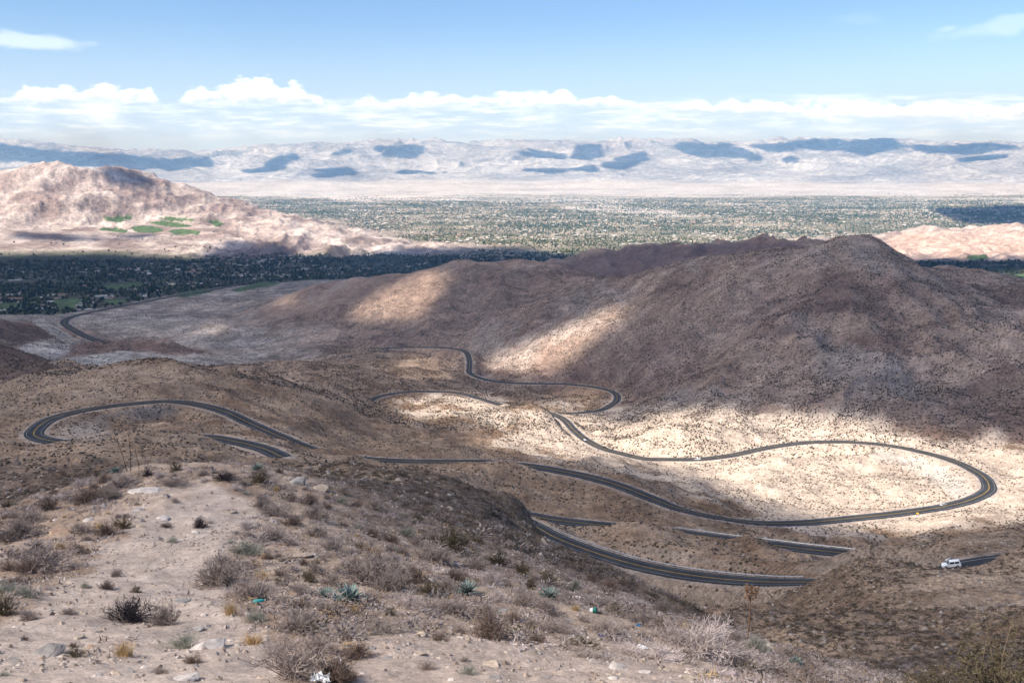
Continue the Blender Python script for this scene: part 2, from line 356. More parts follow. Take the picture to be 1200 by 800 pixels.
NEAR_T = [.45, .43, .26, .22, .22, .16, .11, .08, .05, .03, .01, .01]
# ================================================================== Blender
import bpy, bmesh, time
_T0 = time.time()
def tick(s): print('TICK %-14s %.1f' % (s, time.time() - _T0))
from mathutils import Vector, Matrix
R_ = math.radians
COL = bpy.context.scene.collection
SUN_EL, SUN_DIR2 = 47.0, np.array([-0.87, -0.493])          # behind the viewer's left shoulder
sun_v = np.array([SUN_DIR2[0] * math.cos(R_(SUN_EL)), SUN_DIR2[1] * math.cos(R_(SUN_EL)), math.sin(R_(SUN_EL))])

# ------------------------------------------------------------------ helpers
def mesh_of(name, V, faces, colour=None, smooth=True):
    """V (n,3); faces: list of (k,m) index arrays, m = 3 or 4"""
    me = bpy.data.meshes.new(name)
    V = np.ascontiguousarray(V, dtype=np.float32)
    me.vertices.add(len(V)); me.vertices.foreach_set('co', V.ravel())
    faces = [np.asarray(f, np.int32) for f in faces if len(f)]
    nl = sum(f.size for f in faces); nf = sum(len(f) for f in faces)
    me.loops.add(nl); me.polygons.add(nf)
    me.loops.foreach_set('vertex_index', np.concatenate([f.ravel() for f in faces]))
    tot = np.concatenate([np.full(len(f), f.shape[1], np.int32) for f in faces])
    start = np.concatenate([[0], np.cumsum(tot)[:-1]]).astype(np.int32)
    me.polygons.foreach_set('loop_start', start)
    me.polygons.foreach_set('use_smooth', np.full(nf, smooth, bool))
    me.update(calc_edges=True)
    me.validate()
    if colour is not None:
        at = me.color_attributes.new('albedo', 'FLOAT_COLOR', 'POINT')
        c = np.ones((len(V), 4), np.float32); c[:, :3] = colour
        at.data.foreach_set('color', c.ravel())
    return me

def link(name, me, m=None, parent=None, loc=None):
    o = bpy.data.objects.new(name, me); COL.objects.link(o)
    if m is not None and me is not None:
        me.materials.clear(); me.materials.append(m)
    if parent is not None: o.parent = parent
    if loc is not None: o.location = loc
    return o

def tag(o, label, cat, group=None):
    o['label'] = label; o['category'] = cat
    if group: o['group'] = group
    return o

def structure(o): o['kind'] = 'structure'; return o
def stuff(o): o['kind'] = 'stuff'; return o

class NT:
    def __init__(s, nt): s.nt = nt; nt.nodes.clear()
    def n(s, t, **kw):
        x = s.nt.nodes.new(t)
        for k, v in kw.items():
            if k.startswith('i_'):
                x.inputs[k[2:].replace('_', ' ')].default_value = v
            else: setattr(x, k, v)
        return x
    def l(s, a, b): s.nt.links.new(a, b)
    def math(s, op, a, b=None, c=None, clamp=False):
        x = s.nt.nodes.new('ShaderNodeMath'); x.operation = op; x.use_clamp = clamp
        for i, v in enumerate((a, b, c)):
            if v is None: continue
            if isinstance(v, (int, float)): x.inputs[i].default_value = v
            else: s.l(v, x.inputs[i])
        return x.outputs[0]
    def mix(s, f, a, b, mode='MIX'):
        x = s.nt.nodes.new('ShaderNodeMix'); x.data_type = 'RGBA'; x.blend_type = mode
        for sock, v in ((x.inputs['Factor'], f), (x.inputs[6], a), (x.inputs[7], b)):
            if isinstance(v, (int, float)): sock.default_value = v
            elif isinstance(v, (tuple, list)): sock.default_value = tuple(v) + ((1,) if len(v) == 3 else ())
            else: s.l(v, sock)
        return x.outputs[2]
    def ramp(s, f, lo, hi, a=0.0, b=1.0, kind='SMOOTHSTEP'):
        x = s.nt.nodes.new('ShaderNodeMapRange'); x.interpolation_type = kind
        s.l(f, x.inputs[0]); x.inputs[1].default_value = lo; x.inputs[2].default_value = hi; x.inputs[3].default_value = a; x.inputs[4].default_value = b
        return x.outputs[0]
    def noise(s, vec, scale, detail=4, rough=0.55, dims='3D'):
        x = s.nt.nodes.new('ShaderNodeTexNoise'); x.noise_dimensions = dims
        if vec is not None: s.l(vec, x.inputs['Vector'])
        x.inputs['Scale'].default_value = scale; x.inputs['Detail'].default_value = detail; x.inputs['Roughness'].default_value = rough
        return x.outputs['Fac']

def material(name):
    m = bpy.data.materials.new(name); m.use_nodes = True
    t = NT(m.node_tree); b = t.n('ShaderNodeBsdfPrincipled'); o = t.n('ShaderNodeOutputMaterial'); t.l(b.outputs[0], o.inputs[0])
    b.inputs['Specular IOR Level'].default_value = 0.2
    return m, t, b

def plain(name, col, rough=0.8, var=0.25, scale=3.0, metal=0.0, spec=0.3, objvar=0.0):
    m, t, b = material(name)
    tc = t.n('ShaderNodeTexCoord').outputs['Object']
    f = t.noise(tc, scale, 4)
    k = t.ramp(f, 0.3, 0.7, 1 - var, 1 + var)
    if objvar:
        oi = t.n('ShaderNodeObjectInfo').outputs['Random']
        k = t.math('MULTIPLY', k, t.ramp(oi, 0, 1, 1 - objvar, 1 + objvar, 'LINEAR'))
    v = t.n('ShaderNodeVectorMath', operation='SCALE'); v.inputs[0].default_value = col[:3]; t.l(k, v.inputs['Scale'])
    t.l(v.outputs[0], b.inputs['Base Color'])
    b.inputs['Roughness'].default_value = rough; b.inputs['Metallic'].default_value = metal; b.inputs['Specular IOR Level'].default_value = spec
    return m

def attr_mat(name, rough=0.95, detail=()):
    """base colour = the mesh's own albedo attribute, broken up by noise at several sizes (world metres)"""
    m, t, b = material(name)
    c = t.n('ShaderNodeAttribute', attribute_name='albedo').outputs['Color']
    pos = t.n('ShaderNodeNewGeometry').outputs['Position']
    k = None
    for sc, lo, hi in detail:
        r = t.ramp(t.noise(pos, sc, 5, 0.6), 0.32, 0.68, lo, hi)
        k = r if k is None else t.math('MULTIPLY', k, r)
    if k is not None:
        v = t.n('ShaderNodeVectorMath', operation='SCALE'); t.l(c, v.inputs[0]); t.l(k, v.inputs['Scale']); c = v.outputs[0]
    t.l(c, b.inputs['Base Color']); b.inputs['Roughness'].default_value = rough
    b.inputs['Specular IOR Level'].default_value = 0.08
    return m, t, b, pos

# ------------------------------------------------------------------ pixel polygons -> masks over the ground
def poly_mask(polys, blur=0.0, W=1200, H=800):
    M = np.zeros((H, W))
    yy, xx = np.mgrid[0:H, 0:W]
    for P in polys:
        P = np.array(P, float)
        x0, y0 = np.floor(P.min(0)).astype(int) - 1; x1, y1 = np.ceil(P.max(0)).astype(int) + 1
        x0, y0 = max(x0, 0), max(y0, 0); x1, y1 = min(x1, W), min(y1, H)
        if x1 <= x0 or y1 <= y0: continue
        X_, Y_ = xx[y0:y1, x0:x1] + .5, yy[y0:y1, x0:x1] + .5
        ins = np.zeros(X_.shape, bool)
        for i in range(len(P)):
            (ax, ay), (bx, by) = P[i], P[(i + 1) % len(P)]
            if ay == by: continue
            c = ((ay > Y_) != (by > Y_)) & (X_ < (bx - ax) * (Y_ - ay) / (by - ay) + ax)
            ins ^= c
        M[y0:y1, x0:x1] = np.maximum(M[y0:y1, x0:x1], ins)
    return blur_img(M, blur, blur) if blur else M

def blur_img(M, sx, sy):
    for ax, s in ((1, sx), (0, sy)):
        n = int(round(s)) if s > 0 else 0
        if n < 1: continue
        for _ in range(3):                               # three box passes, close to a Gaussian
            P = np.pad(M, [(n + 1, n) if a == ax else (0, 0) for a in (0, 1)], mode='edge')
            C = np.cumsum(P, axis=ax); L_ = M.shape[ax]
            M = (np.take(C, np.arange(2 * n + 1, 2 * n + 1 + L_), axis=ax) - np.take(C, np.arange(0, L_), axis=ax)) / (2 * n + 1)
    return M

def sample(M, px, py):
    x = np.clip(px - .5, 0, M.shape[1] - 1.001); y = np.clip(py - .5, 0, M.shape[0] - 1.001)
    i = x.astype(int); j = y.astype(int); fx = x - i; fy = y - j
    return (M[j, i] * (1 - fx) + M[j, i + 1] * fx) * (1 - fy) + (M[j + 1, i] * (1 - fx) + M[j + 1, i + 1] * fx) * fy

# ------------------------------------------------------------------ the ground
azs, ls = build_grid(1.0)
A, Lg, RR, X, Y, Z, DR, HWR, ah, am, aM = terrain(azs, ls)
tick('terrain')
PX, PY = project(X, Y, Z)
NR, NC = A.shape
EL = Z / RR
cmx = np.maximum.accumulate(EL, axis=0)
VIS = EL >= np.vstack([np.full((1, NC), -9), cmx[:-1]]) - 1e-3 * np.clip(30 / RR, .15, 3)
infr = (PX > -60) & (PX < 1260) & (PY < 860)

def zat(x, y):
    x = np.asarray(x, float); y = np.asarray(y, float)
    r = np.hypot(x, y); a = np.arctan2(x, y); l = np.log(np.maximum(r, 2.001))
    i = np.clip(np.searchsorted(ls, l) - 1, 0, NR - 2); j = np.clip(np.searchsorted(azs, a) - 1, 0, NC - 2)
    tl = np.clip((l - ls[i]) / (ls[i + 1] - ls[i]), 0, 1); ta = np.clip((a - azs[j]) / (azs[j + 1] - azs[j]), 0, 1)
    return (Z[i, j] * (1 - ta) + Z[i, j + 1] * ta) * (1 - tl) + (Z[i + 1, j] * (1 - ta) + Z[i + 1, j + 1] * ta) * tl

def hit(px, py, rmin=3.0, rmax=1e9):
    """where the sight line through a photo pixel first meets the ground at or beyond rmin"""
    az, w = ray(px, py)
    j = int(np.clip(np.searchsorted(azs, az), 1, NC - 1)); t = (az - azs[j - 1]) / (azs[j] - azs[j - 1])
    e = EL[:, j - 1] * (1 - t) + EL[:, j] * t
    i0 = int(np.searchsorted(ls, math.log(rmin)))
    k = np.nonzero(e[i0:] >= w)[0]
    if not len(k): return None
    i = i0 + k[0]
    if i == 0: r = math.exp(ls[0])
    else:
        f = (w - e[i - 1]) / max(e[i] - e[i - 1], 1e-9) if e[i - 1] < w else 0
        r = math.exp(ls[i - 1] + np.clip(f, 0, 1) * (ls[i] - ls[i - 1]))
    r = min(r, rmax)
    x, y = r * math.sin(az), r * math.cos(az)
    return Vector((x, y, float(zat(x, y))))

# surface normals' steepness
def slope_of():
    zx = np.gradient(Z, axis=1) / np.maximum(np.gradient(A, axis=1) * RR, 1e-6)
    zr = np.gradient(Z, axis=0) / np.maximum(np.gradient(RR, axis=0), 1e-6)
    return np.hypot(zx, zr)
SL = slope_of()
Acl = np.clip(A, -0.57, 0.57)
cls_w = np.stack([bilinear(CW[..., k], GA, GL, Acl, Lg) for k in range(6)], -1)
CLASS = cls_w.argmax(-1)

tick('class')
# ---- colours of the ground itself (linear reflectance)
def c3(*v): return np.array(v, float)
n1 = where_fn(RR > 150, lambda x, y: fbm(x / 240, y / 240, 4, 201), X, Y); n2 = where_fn((RR > 40) & (RR < 8000), lambda x, y: fbm(x / 40, y / 40, 3, 211), X, Y)
n3 = where_fn(RR < 1500, lambda x, y: fbm(x / 8, y / 8, 3, 221), X, Y); n4 = where_fn(RR < 200, lambda x, y: fbm(x / 1.3, y / 1.3, 3, 231), X, Y)
def lerp(a, b, t): return a + (b - a) * np.clip(t, 0, 1)[..., None]
ALB = np.zeros(A.shape + (3,))
foreg = lerp(c3(.255, .18, .13), c3(.39, .295, .225), .5 + .7 * n3 + .35 * n4)
hill = lerp(c3(.205, .130, .082), c3(.40, .285, .195), .5 + .55 * n2 + .4 * n1 + .25 * n3)
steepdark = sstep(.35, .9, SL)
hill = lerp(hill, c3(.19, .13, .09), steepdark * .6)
mount = lerp(c3(.20, .13, .10), c3(.38, .275, .21), .5 + .6 * n1 + .4 * n2)
mount = lerp(mount, c3(.33, .275, .24), sstep(.25, .75, where_fn((RR > 800) & (RR < 4000), lambda x, y: fbm((x * GUL[1] - y * GUL[0]) / 85, (x * GUL[0] + y * GUL[1]) / 420, 3, 241), X, Y)) * .55)
fan = lerp(c3(.20, .17, .15), c3(.40, .345, .30), .5 + .5 * n1 + .55 * n2)
fan = lerp(fan, c3(.42, .38, .35), sstep(.72, .95, 1 - np.abs(where_fn((RR > 1500) & (RR < 5000), lambda x, y: fbm(x / 260, y / 700, 4, 251), X, Y)) * 1.5 - 9 * (RR > 4990)) * .6)
n5 = where_fn(RR > 2000, lambda x, y: fbm(x / 900, y / 900, 4, 261), X, Y)
town = lerp(c3(.09, .10, .055), c3(.31, .275, .22), .45 + .6 * n5 + .35 * n1)
sand = lerp(c3(.38, .365, .36), c3(.49, .475, .47), .5 + .8 * n5)
n6 = where_fn((RR > 4500) & (RR < 10000), lambda x, y: ridged(x / 420, y / 420, 5, 295, .6), X, Y)
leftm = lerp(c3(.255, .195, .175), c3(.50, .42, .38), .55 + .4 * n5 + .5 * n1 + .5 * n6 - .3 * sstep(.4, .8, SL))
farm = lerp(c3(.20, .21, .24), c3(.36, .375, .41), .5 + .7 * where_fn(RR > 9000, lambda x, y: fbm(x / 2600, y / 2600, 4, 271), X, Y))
EDGE_A = ray(np.array([-60, 0, 60, 125, 200, 262, 400, 460, 700, 1260.]), np.full(10, 340.))[0]; EDGE_R = np.array([3000, 3020, 3080, 3330, 3760, 4130, 4380, 4550, 4700, 4500.])
def in_town(r, a): return r - np.interp(a, EDGE_A, EDGE_R)
ITN = in_town(RR, A)
val = lerp(fan, town, sstep(-40, 60, ITN + 60 * n2))
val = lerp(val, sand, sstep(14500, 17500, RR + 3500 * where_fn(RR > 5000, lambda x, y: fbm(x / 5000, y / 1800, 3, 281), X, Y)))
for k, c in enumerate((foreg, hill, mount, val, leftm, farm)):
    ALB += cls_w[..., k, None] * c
PXf, PYf, RRf = PX.ravel(), PY.ravel(), RR.ravel(); INF = np.nonzero(infr.ravel())[0]
ALB = ALB.reshape(-1, 3)
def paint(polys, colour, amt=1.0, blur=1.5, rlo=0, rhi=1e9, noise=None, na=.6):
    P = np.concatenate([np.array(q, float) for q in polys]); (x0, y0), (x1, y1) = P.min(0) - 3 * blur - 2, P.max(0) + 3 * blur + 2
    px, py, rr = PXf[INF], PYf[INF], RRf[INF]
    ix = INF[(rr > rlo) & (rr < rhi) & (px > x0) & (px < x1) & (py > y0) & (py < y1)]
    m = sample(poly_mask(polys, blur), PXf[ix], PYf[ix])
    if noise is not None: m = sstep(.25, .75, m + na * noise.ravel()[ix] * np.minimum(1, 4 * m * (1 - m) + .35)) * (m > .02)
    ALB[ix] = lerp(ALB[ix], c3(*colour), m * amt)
# trodden pale earth on the knoll, rock slabs, the reddish bank
paint([[(180,568),(262,562),(300,590),(265,640),(255,690),(320,745),(330,800),(0,800),(0,735),(90,668),(150,620)]], (.42,.335,.28), .85, 9, 3, 60, n3 + n4, .5)
paint([[(420,735),(560,738),(720,760),(900,800),(420,800)]], (.41,.32,.265), .8, 9, 3, 30, n3 + n4, .5)
paint([[(135,580),(215,572),(240,582),(180,598),(130,596)]], (.42,.31,.23), .6, 4, 3, 60, n4, .4)
paint([[(45,615),(90,606),(85,628),(58,634)]], (.38,.27,.19), .5, 4, 3, 60, n4, .4)
# stony, brushy steep side of the knoll
paint([[(380,560),(480,548),(560,556),(625,612),(700,690),(620,690),(520,640),(430,610)],[(0,545),(130,545),(170,560),(60,600),(0,625)]], (.185,.128,.092), .8, 14, 24, 430, n3 + n4, .8)
# sunlight put into the ground colour of the hills round the switchbacks
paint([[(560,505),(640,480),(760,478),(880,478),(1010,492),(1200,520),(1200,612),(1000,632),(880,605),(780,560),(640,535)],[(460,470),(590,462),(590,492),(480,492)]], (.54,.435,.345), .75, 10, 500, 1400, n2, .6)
paint([[(580,440),(740,360),(700,355),(560,420)]], (.46,.385,.33), .5, 12, 1400, 2400, n2, .4)  # sunlight on the spur band, lightened into the ground colour
# flat lay-by sand inside the big bend, tan graded strip by the valley road, wash
paint([[(1030,527),(1085,540),(1130,560),(1138,578),(1125,590),(1110,575),(1060,545),(1020,533)]], (.47,.41,.35), .9, 3, 600, 1000)
paint([[(70,500),(120,490),(130,505),(118,515),(75,515),(62,508)]], (.44,.36,.295), .7, 4, 450, 750)
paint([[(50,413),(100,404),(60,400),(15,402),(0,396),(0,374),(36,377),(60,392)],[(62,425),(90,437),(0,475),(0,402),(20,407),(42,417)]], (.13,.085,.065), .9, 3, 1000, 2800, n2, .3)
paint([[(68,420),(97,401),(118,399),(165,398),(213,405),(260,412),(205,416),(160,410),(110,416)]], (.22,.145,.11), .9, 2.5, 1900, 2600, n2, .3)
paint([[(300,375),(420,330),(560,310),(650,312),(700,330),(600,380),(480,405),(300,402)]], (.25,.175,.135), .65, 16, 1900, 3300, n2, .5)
paint([[(650,312),(720,290),(850,285),(940,285),(960,295),(800,305),(720,328)]], (.17,.115,.105), .9, 4, 2800, 4300, n2, .3)  # rear ridge, its deeper shade put into the colour
paint([[(1035,276),(1200,262),(1200,302),(1050,302)]], (.50,.35,.28), .7, 8, 5000, 8200, n1, .4)
paint([[(240,300),(300,290),(345,292),(350,300),(290,306)]], (.20,.145,.13), .8, 3, 5000, 7500, n1, .4)  # shade at the foot of the spur, darkened into the ground
paint([[(385,231),(420,229),(500,229),(502,234),(430,236),(390,236)],[(640,242),(700,240),(770,245),(835,256),(760,252),(690,247)],[(800,236),(1010,238),(1030,240),(860,239)]], (.50, .46, .44), .85, 1.2, 9000, 19000, n5, .4)
paint([[(18,409),(52,398),(88,405),(66,421),(40,417)],[(70,422),(150,411),(160,417),(115,432),(85,434)]], (.43, .395, .36), .85, 2, 1700, 2900, n2, .5)
ALB = ALB.reshape(NR, NC, 3)
lot = poly_mask([[(36,377),(50,372),(55,378),(95,400),(88,404),(72,401)]])
fair_p = [[(122,254),(140,255.5),(150,259),(136,261),(124,258)],[(132,252.5),(150,253.5),(159,256),(150,258),(136,255)],[(115,267),(135,267),(151,270),(147,273),(118,270)],[(153,266),(168,264),(186,266),(193,270),(180,273),(158,272)],[(183,255.5),(205,254.5),(229,256.5),(226,259.5),(200,259)],[(171,260),(192,258.5),(215,262),(226,265),(210,267),(186,264)],[(195,270),(215,268),(235,271),(233,275),(205,275)],[(241,258.5),(255,258),(264,263),(254,266)],[(62,351),(90,349),(97,353),(85,363),(68,362)],[(0,356),(20,354),(26,358),(10,363),(0,364)],[(1130,300),(1155,298),(1160,303),(1140,306)],[(118,352),(140,350),(150,354),(130,358)],[(120,334),(165,330),(170,335),(130,340)],[(205,345),(240,338),(250,342),(215,349)],[(1180,322),(1200,321),(1200,326),(1185,327)],[(268,340),(310,330),(330,332),(280,342)]]
pond_p = [[(162,344.5),(174,343),(173,347),(166,349)],[(196,333),(207,330.5),(206,333),(199,335)],[(171,318.5),(178,318),(178,321),(172,321.5)],[(1185,328),(1200,327.5),(1200,330),(1188,330.5)]]
SS = 4
fm = poly_mask([[(a_ * SS, (b_ - 240) * SS) for a_, b_ in q] for q in fair_p], 1, 1200 * SS, 130 * SS); pm = poly_mask([[(a_ * SS, (b_ - 240) * SS) for a_, b_ in q] for q in pond_p], 0, 1200 * SS, 130 * SS)
inlot = (sample(lot, PX, PY) > .5) & (RR > 2300) & (RR < 3400)
wob_ = where_fn((RR > 3000) & (RR < 8000), lambda x, y: fbm(x / 90, y / 90, 2, 291), X, Y)
infair = (sample(fm, PX * SS, (PY - 240) * SS) > .5 + .25 * wob_) & (PY > 242) & (PY < 368) & (RR > 3200) & (RR < 7600)
inpond = (sample(pm, PX * SS, (PY - 240) * SS) > .5) & (PY > 242) & (PY < 368) & (RR > 3200) & (RR < 6500)
ALB = lerp(ALB, c3(.04, .045, .03), (RR > 3000) * (RR < 6300) * sstep(6300, 5600, RR) * (cls_w[..., 3] > .5) * .8 * sstep(-40, 60, ITN))  # shade over the suburb put into the ground colour
ALB[infair] = c3(.085, .13, .055) * (1 + .3 * n2[infair])[:, None]
# gravel shoulders
sh = np.where(DR < 1e5, sstep(HWR + 4.5, HWR + .5, DR), 0) * (RR < 2600)
ALB = lerp(ALB, c3(.40, .33, .28), sh * .75)
# raw cut and fill banks
bank = np.where(DR < 1e5, sstep(HWR + 20, HWR + 5, DR), 0) * (RR < 700) * sstep(.35, .6, SL)
ALB = lerp(ALB, c3(.36, .29, .235), bank * .6)
ALB = np.clip(ALB, .02, .8)

tick('colour')
# ---- one sheet, split along its own faces into the named stretches of ground
NAMES = ['ground', 'hillside', 'mountain_ridge', 'valley_floor', 'desert_mountain', 'far_mountains', 'dirt_lot', 'golf_fairway', 'pond']
reg = CLASS.copy(); reg[inlot] = 6; reg[infair] = 7; reg[inpond] = 8
ii, jj = np.mgrid[0:NR - 1, 0:NC - 1]
freg = reg[:-1, :-1]
q0 = ii * NC + jj
quads = np.stack([q0, q0 + 1, q0 + NC + 1, q0 + NC], -1)
allV = np.stack([X, Y, Z], -1).reshape(-1, 3); allC = ALB.reshape(-1, 3)
m_near, t, b, pos = attr_mat('desert_soil', .95, ((.9, .84, 1.16), (5.0, .86, 1.14), (22.0, .8, 1.2)))
bm1 = t.n('ShaderNodeBump', i_Strength=.8, i_Distance=.05); t.l(t.noise(pos, 9, 8, .7), bm1.inputs['Height']); t.l(bm1.outputs[0], b.inputs['Normal'])
vn = t.n('ShaderNodeTexVoronoi', i_Scale=16.0); t.l(pos, vn.inputs['Vector'])
m_hill, t, b, pos = attr_mat('stony_hillside', .97, ((.03, .88, 1.12), (.16, .80, 1.2), (.7, .72, 1.26), (2.6, .7, 1.3)))
bm1 = t.n('ShaderNodeBump', i_Strength=.9, i_Distance=1.2); t.l(t.noise(pos, .5, 8, .68), bm1.inputs['Height']); t.l(bm1.outputs[0], b.inputs['Normal'])
m_mount, t, b, pos = attr_mat('stony_mountain', .97, ((.012, .88, 1.12), (.06, .78, 1.2), (.3, .70, 1.28), (1.0, .75, 1.25)))
bm1 = t.n('ShaderNodeBump', i_Strength=1.0, i_Distance=3.0); t.l(t.noise(pos, .16, 9, .68), bm1.inputs['Height']); t.l(bm1.outputs[0], b.inputs['Normal'])
m_val, t, b, pos = attr_mat('valley_ground', .97, ((.004, .86, 1.14), (.02, .72, 1.28), (.11, .65, 1.3), (.5, .8, 1.2)))
m_far, t, b, pos = attr_mat('far_range_rock', .97, ((.0006, .85, 1.12), (.003, .78, 1.2), (.012, .74, 1.26)))
bm1 = t.n('ShaderNodeBump', i_Strength=1.0, i_Distance=60.0); t.l(t.noise(pos, .004, 9, .62), bm1.inputs['Height']); t.l(bm1.outputs[0], b.inputs['Normal'])
m_left, t, b, pos = attr_mat('desert_mountain_rock', .97, ((.003, .84, 1.14), (.014, .79, 1.2), (.05, .72, 1.28)))
bm1 = t.n('ShaderNodeBump', i_Strength=1.0, i_Distance=16.0); t.l(t.noise(pos, .02, 9, .65), bm1.inputs['Height']); t.l(bm1.outputs[0], b.inputs['Normal'])
m_lot = plain('graded_dirt', (.33, .29, .25), .95, .15, .05)
m_fair, t, b, pos = attr_mat('mown_grass', .95, ((.03, .7, 1.3), (.15, .75, 1.25)))
m_pond = plain('pond_water', (.05, .22, .30), .06, .1, .05, spec=.5)
MATS = [m_near, m_hill, m_mount, m_val, m_left, m_far, m_lot, m_fair, m_pond]
for k, nm in enumerate(NAMES):
    q = quads[freg == k]
    if not len(q): continue
    used = np.unique(q); remap = np.full(NR * NC, -1, np.int32); remap[used] = np.arange(len(used))
    V = allV[used].copy()
    if nm == 'pond': V[:, 2] += 0.0
    me = mesh_of(nm, V, [remap[q]], allC[used])
    structure(link(nm, me, MATS[k]))

tick('sheet')
m_asph, t, b = material('asphalt'); b.inputs['Specular IOR Level'].default_value = .02
pos = t.n('ShaderNodeNewGeometry').outputs['Position']
f = t.noise(pos, .08, 5); f2 = t.noise(pos, 1.5, 5)
c = t.mix(t.ramp(f, .35, .65), (.034, .037, .044), (.055, .056, .060)); c = t.mix(t.ramp(f2, .3, .7, 0, .35), c, (.042, .044, .05))
t.l(c, b.inputs['Base Color']); b.inputs['Roughness'].default_value = .95
m_yel = plain('yellow_paint', (.55, .33, .03), .7, .2, .3)
m_whi = plain('white_paint', (.38, .38, .37), .7, .2, .3)

def ribbon(L, o0, o1, lift, i0=0, i1=None, nacross=1):
    T = np.gradient(L[:, :2], axis=0); T /= np.linalg.norm(T, axis=1, keepdims=True) + 1e-9
    Nn = np.c_[-T[:, 1], T[:, 0]]
    i1 = i1 or len(L)
    S = slice(i0, i1); n = len(L[S])
    rows = []
    for k in range(nacross + 1):
        o = o0 + (o1 - o0) * k / nacross
        crown = .06 * (1 - abs(o) / 8)
        rows.append(np.c_[L[S][:, :2] + Nn[S] * o, L[S][:, 2] + lift + crown])
    V = np.concatenate(rows)
    a = np.arange(n - 1); F_ = []
    for k in range(nacross):
        F_.append(np.stack([a + k * n, a + 1 + k * n, a + 1 + (k + 1) * n, a + (k + 1) * n], -1))
    return V, np.concatenate(F_)
def joinm(parts):
    V, F_, o = [], [], 0
    for v, f in parts: V.append(v); F_.append(f + o); o += len(v)
    return np.concatenate(V), np.concatenate(F_)

for hw, L in road_lines:
    structure(link('road', mesh_of('road', *[(lambda v, f: (v, [f]))(*ribbon(L, -hw, hw, 0.0, nacross=4))][0]), m_asph))
    y, w = [], []
    lf = .012 if hw < 8 else .04
    if hw < 8:
        for o in (-.17, .17): y.append(ribbon(L, o - .07, o + .07, lf))
        for o in (-hw + 1.3, hw - 1.3): w.append(ribbon(L, o - .06, o + .06, lf))
    else:
        for o in (-.4, .4): y.append(ribbon(L, o - .12, o + .12, lf))
        for o in (-hw + 1.6, hw - 1.6): w.append(ribbon(L, o - .12, o + .12, lf))
        for o in (-4.4, 4.4):
            for i in range(0, len(L) - 3, 4): w.append(ribbon(L, o - .1, o + .1, lf, i, i + 2))
    for nm, prt, mm in (('centre_line', y, m_yel), ('edge_line', w, m_whi)):
        v, f = joinm(prt); structure(link(nm, mesh_of(nm, v, [f]), mm))
# concrete edge and drain beside the valley road
# ================================================================== light, sky, clouds, air
sc = bpy.context.scene
cam = bpy.data.cameras.new('camera'); cam.lens = 35.0 * F / 1166.667; cam.sensor_width = 36.0; cam.clip_start = .2; cam.clip_end = 200000
co = bpy.data.objects.new('camera', cam); COL.objects.link(co)
co.location = (0, 0, 0); co.rotation_euler = (math.pi / 2 - PITCH, 0, 0)
sc.camera = co
sun = bpy.data.lights.new('sun', 'SUN'); sun.energy = SUN_E; sun.angle = R_(.53); sun.color = (1.0, .955, .89)
so = bpy.data.objects.new('sun', sun); COL.objects.link(so)
so.rotation_euler = Vector(sun_v).to_track_quat('Z', 'Y').to_euler()
so.location = (0, 0, 900)

w = bpy.data.worlds.new('World'); sc.world = w; w.use_nodes = True
t = NT(w.node_tree)
sky = t.n('ShaderNodeTexSky'); sky.sky_type = 'NISHITA'; sky.sun_disc = False; sky.sun_elevation = R_(SUN_EL)
sky.sun_rotation = math.atan2(SUN_DIR2[0], SUN_DIR2[1]); sky.altitude = 700; sky.air_density = 1.0; sky.dust_density = .4; sky.ozone_density = 1.2
d = t.n('ShaderNodeTexCoord').outputs['Generated']
sx = t.n('ShaderNodeSeparateXYZ'); t.l(d, sx.inputs[0])
hyp = t.math('SQRT', t.math('ADD', t.math('MULTIPLY', sx.outputs[0], sx.outputs[0]), t.math('MULTIPLY', sx.outputs[1], sx.outputs[1])))
az = t.math('ARCTAN2', sx.outputs[0], sx.outputs[1])
el = t.math('DIVIDE', sx.outputs[2], t.math('MAXIMUM', hyp, .001))
def cloud_curve(pts, lo, hi):
    """elevation (as tan) of a cloud outline over azimuth -0.7..0.7"""
    x = t.n('ShaderNodeFloatCurve'); cv = x.mapping.curves[0]
    q = []
    for px, py in pts:
        a_, e_ = ray(px, py); q.append((float((a_ + .7) / 1.4), float(np.clip((e_ - lo) / (hi - lo), 0, 1))))
    q.sort(); cv.points[0].location = (0, q[0][1]); cv.points[1].location = (1, q[-1][1])
    for p in q: cv.points.new(*p)
    for p in cv.points: p.handle_type = 'VECTOR'
    x.mapping.update()
    t.l(t.math('MULTIPLY_ADD', az, 1 / 1.4, .5), x.inputs['Value'])
    return t.math('MULTIPLY_ADD', x.outputs[0], hi - lo, lo)
cv3 = t.n('ShaderNodeCombineXYZ'); t.l(t.math('MULTIPLY', az, 1.0), cv3.inputs[0]); t.l(t.math('MULTIPLY', el, 1.9), cv3.inputs[1])
flat3 = t.n('ShaderNodeCombineXYZ'); t.l(az, flat3.inputs[0]); t.l(t.math('MULTIPLY', el, 7.0), flat3.inputs[1])
puff = t.noise(cv3.outputs[0], 75, 6, .6)
puff2 = t.noise(cv3.outputs[0], 28, 4, .5)
def billow(sc_):
    x = t.n('ShaderNodeTexVoronoi', feature='SMOOTH_F1'); x.inputs['Scale'].default_value = sc_; x.inputs['Smoothness'].default_value = .25; t.l(cv3.outputs[0], x.inputs['Vector']); return x.outputs['Distance']
vor1 = billow(52); vor2 = billow(125)
fl = t.noise(flat3.outputs[0], 11, 7, .6)
fl2 = t.noise(flat3.outputs[0], 30, 6, .65)
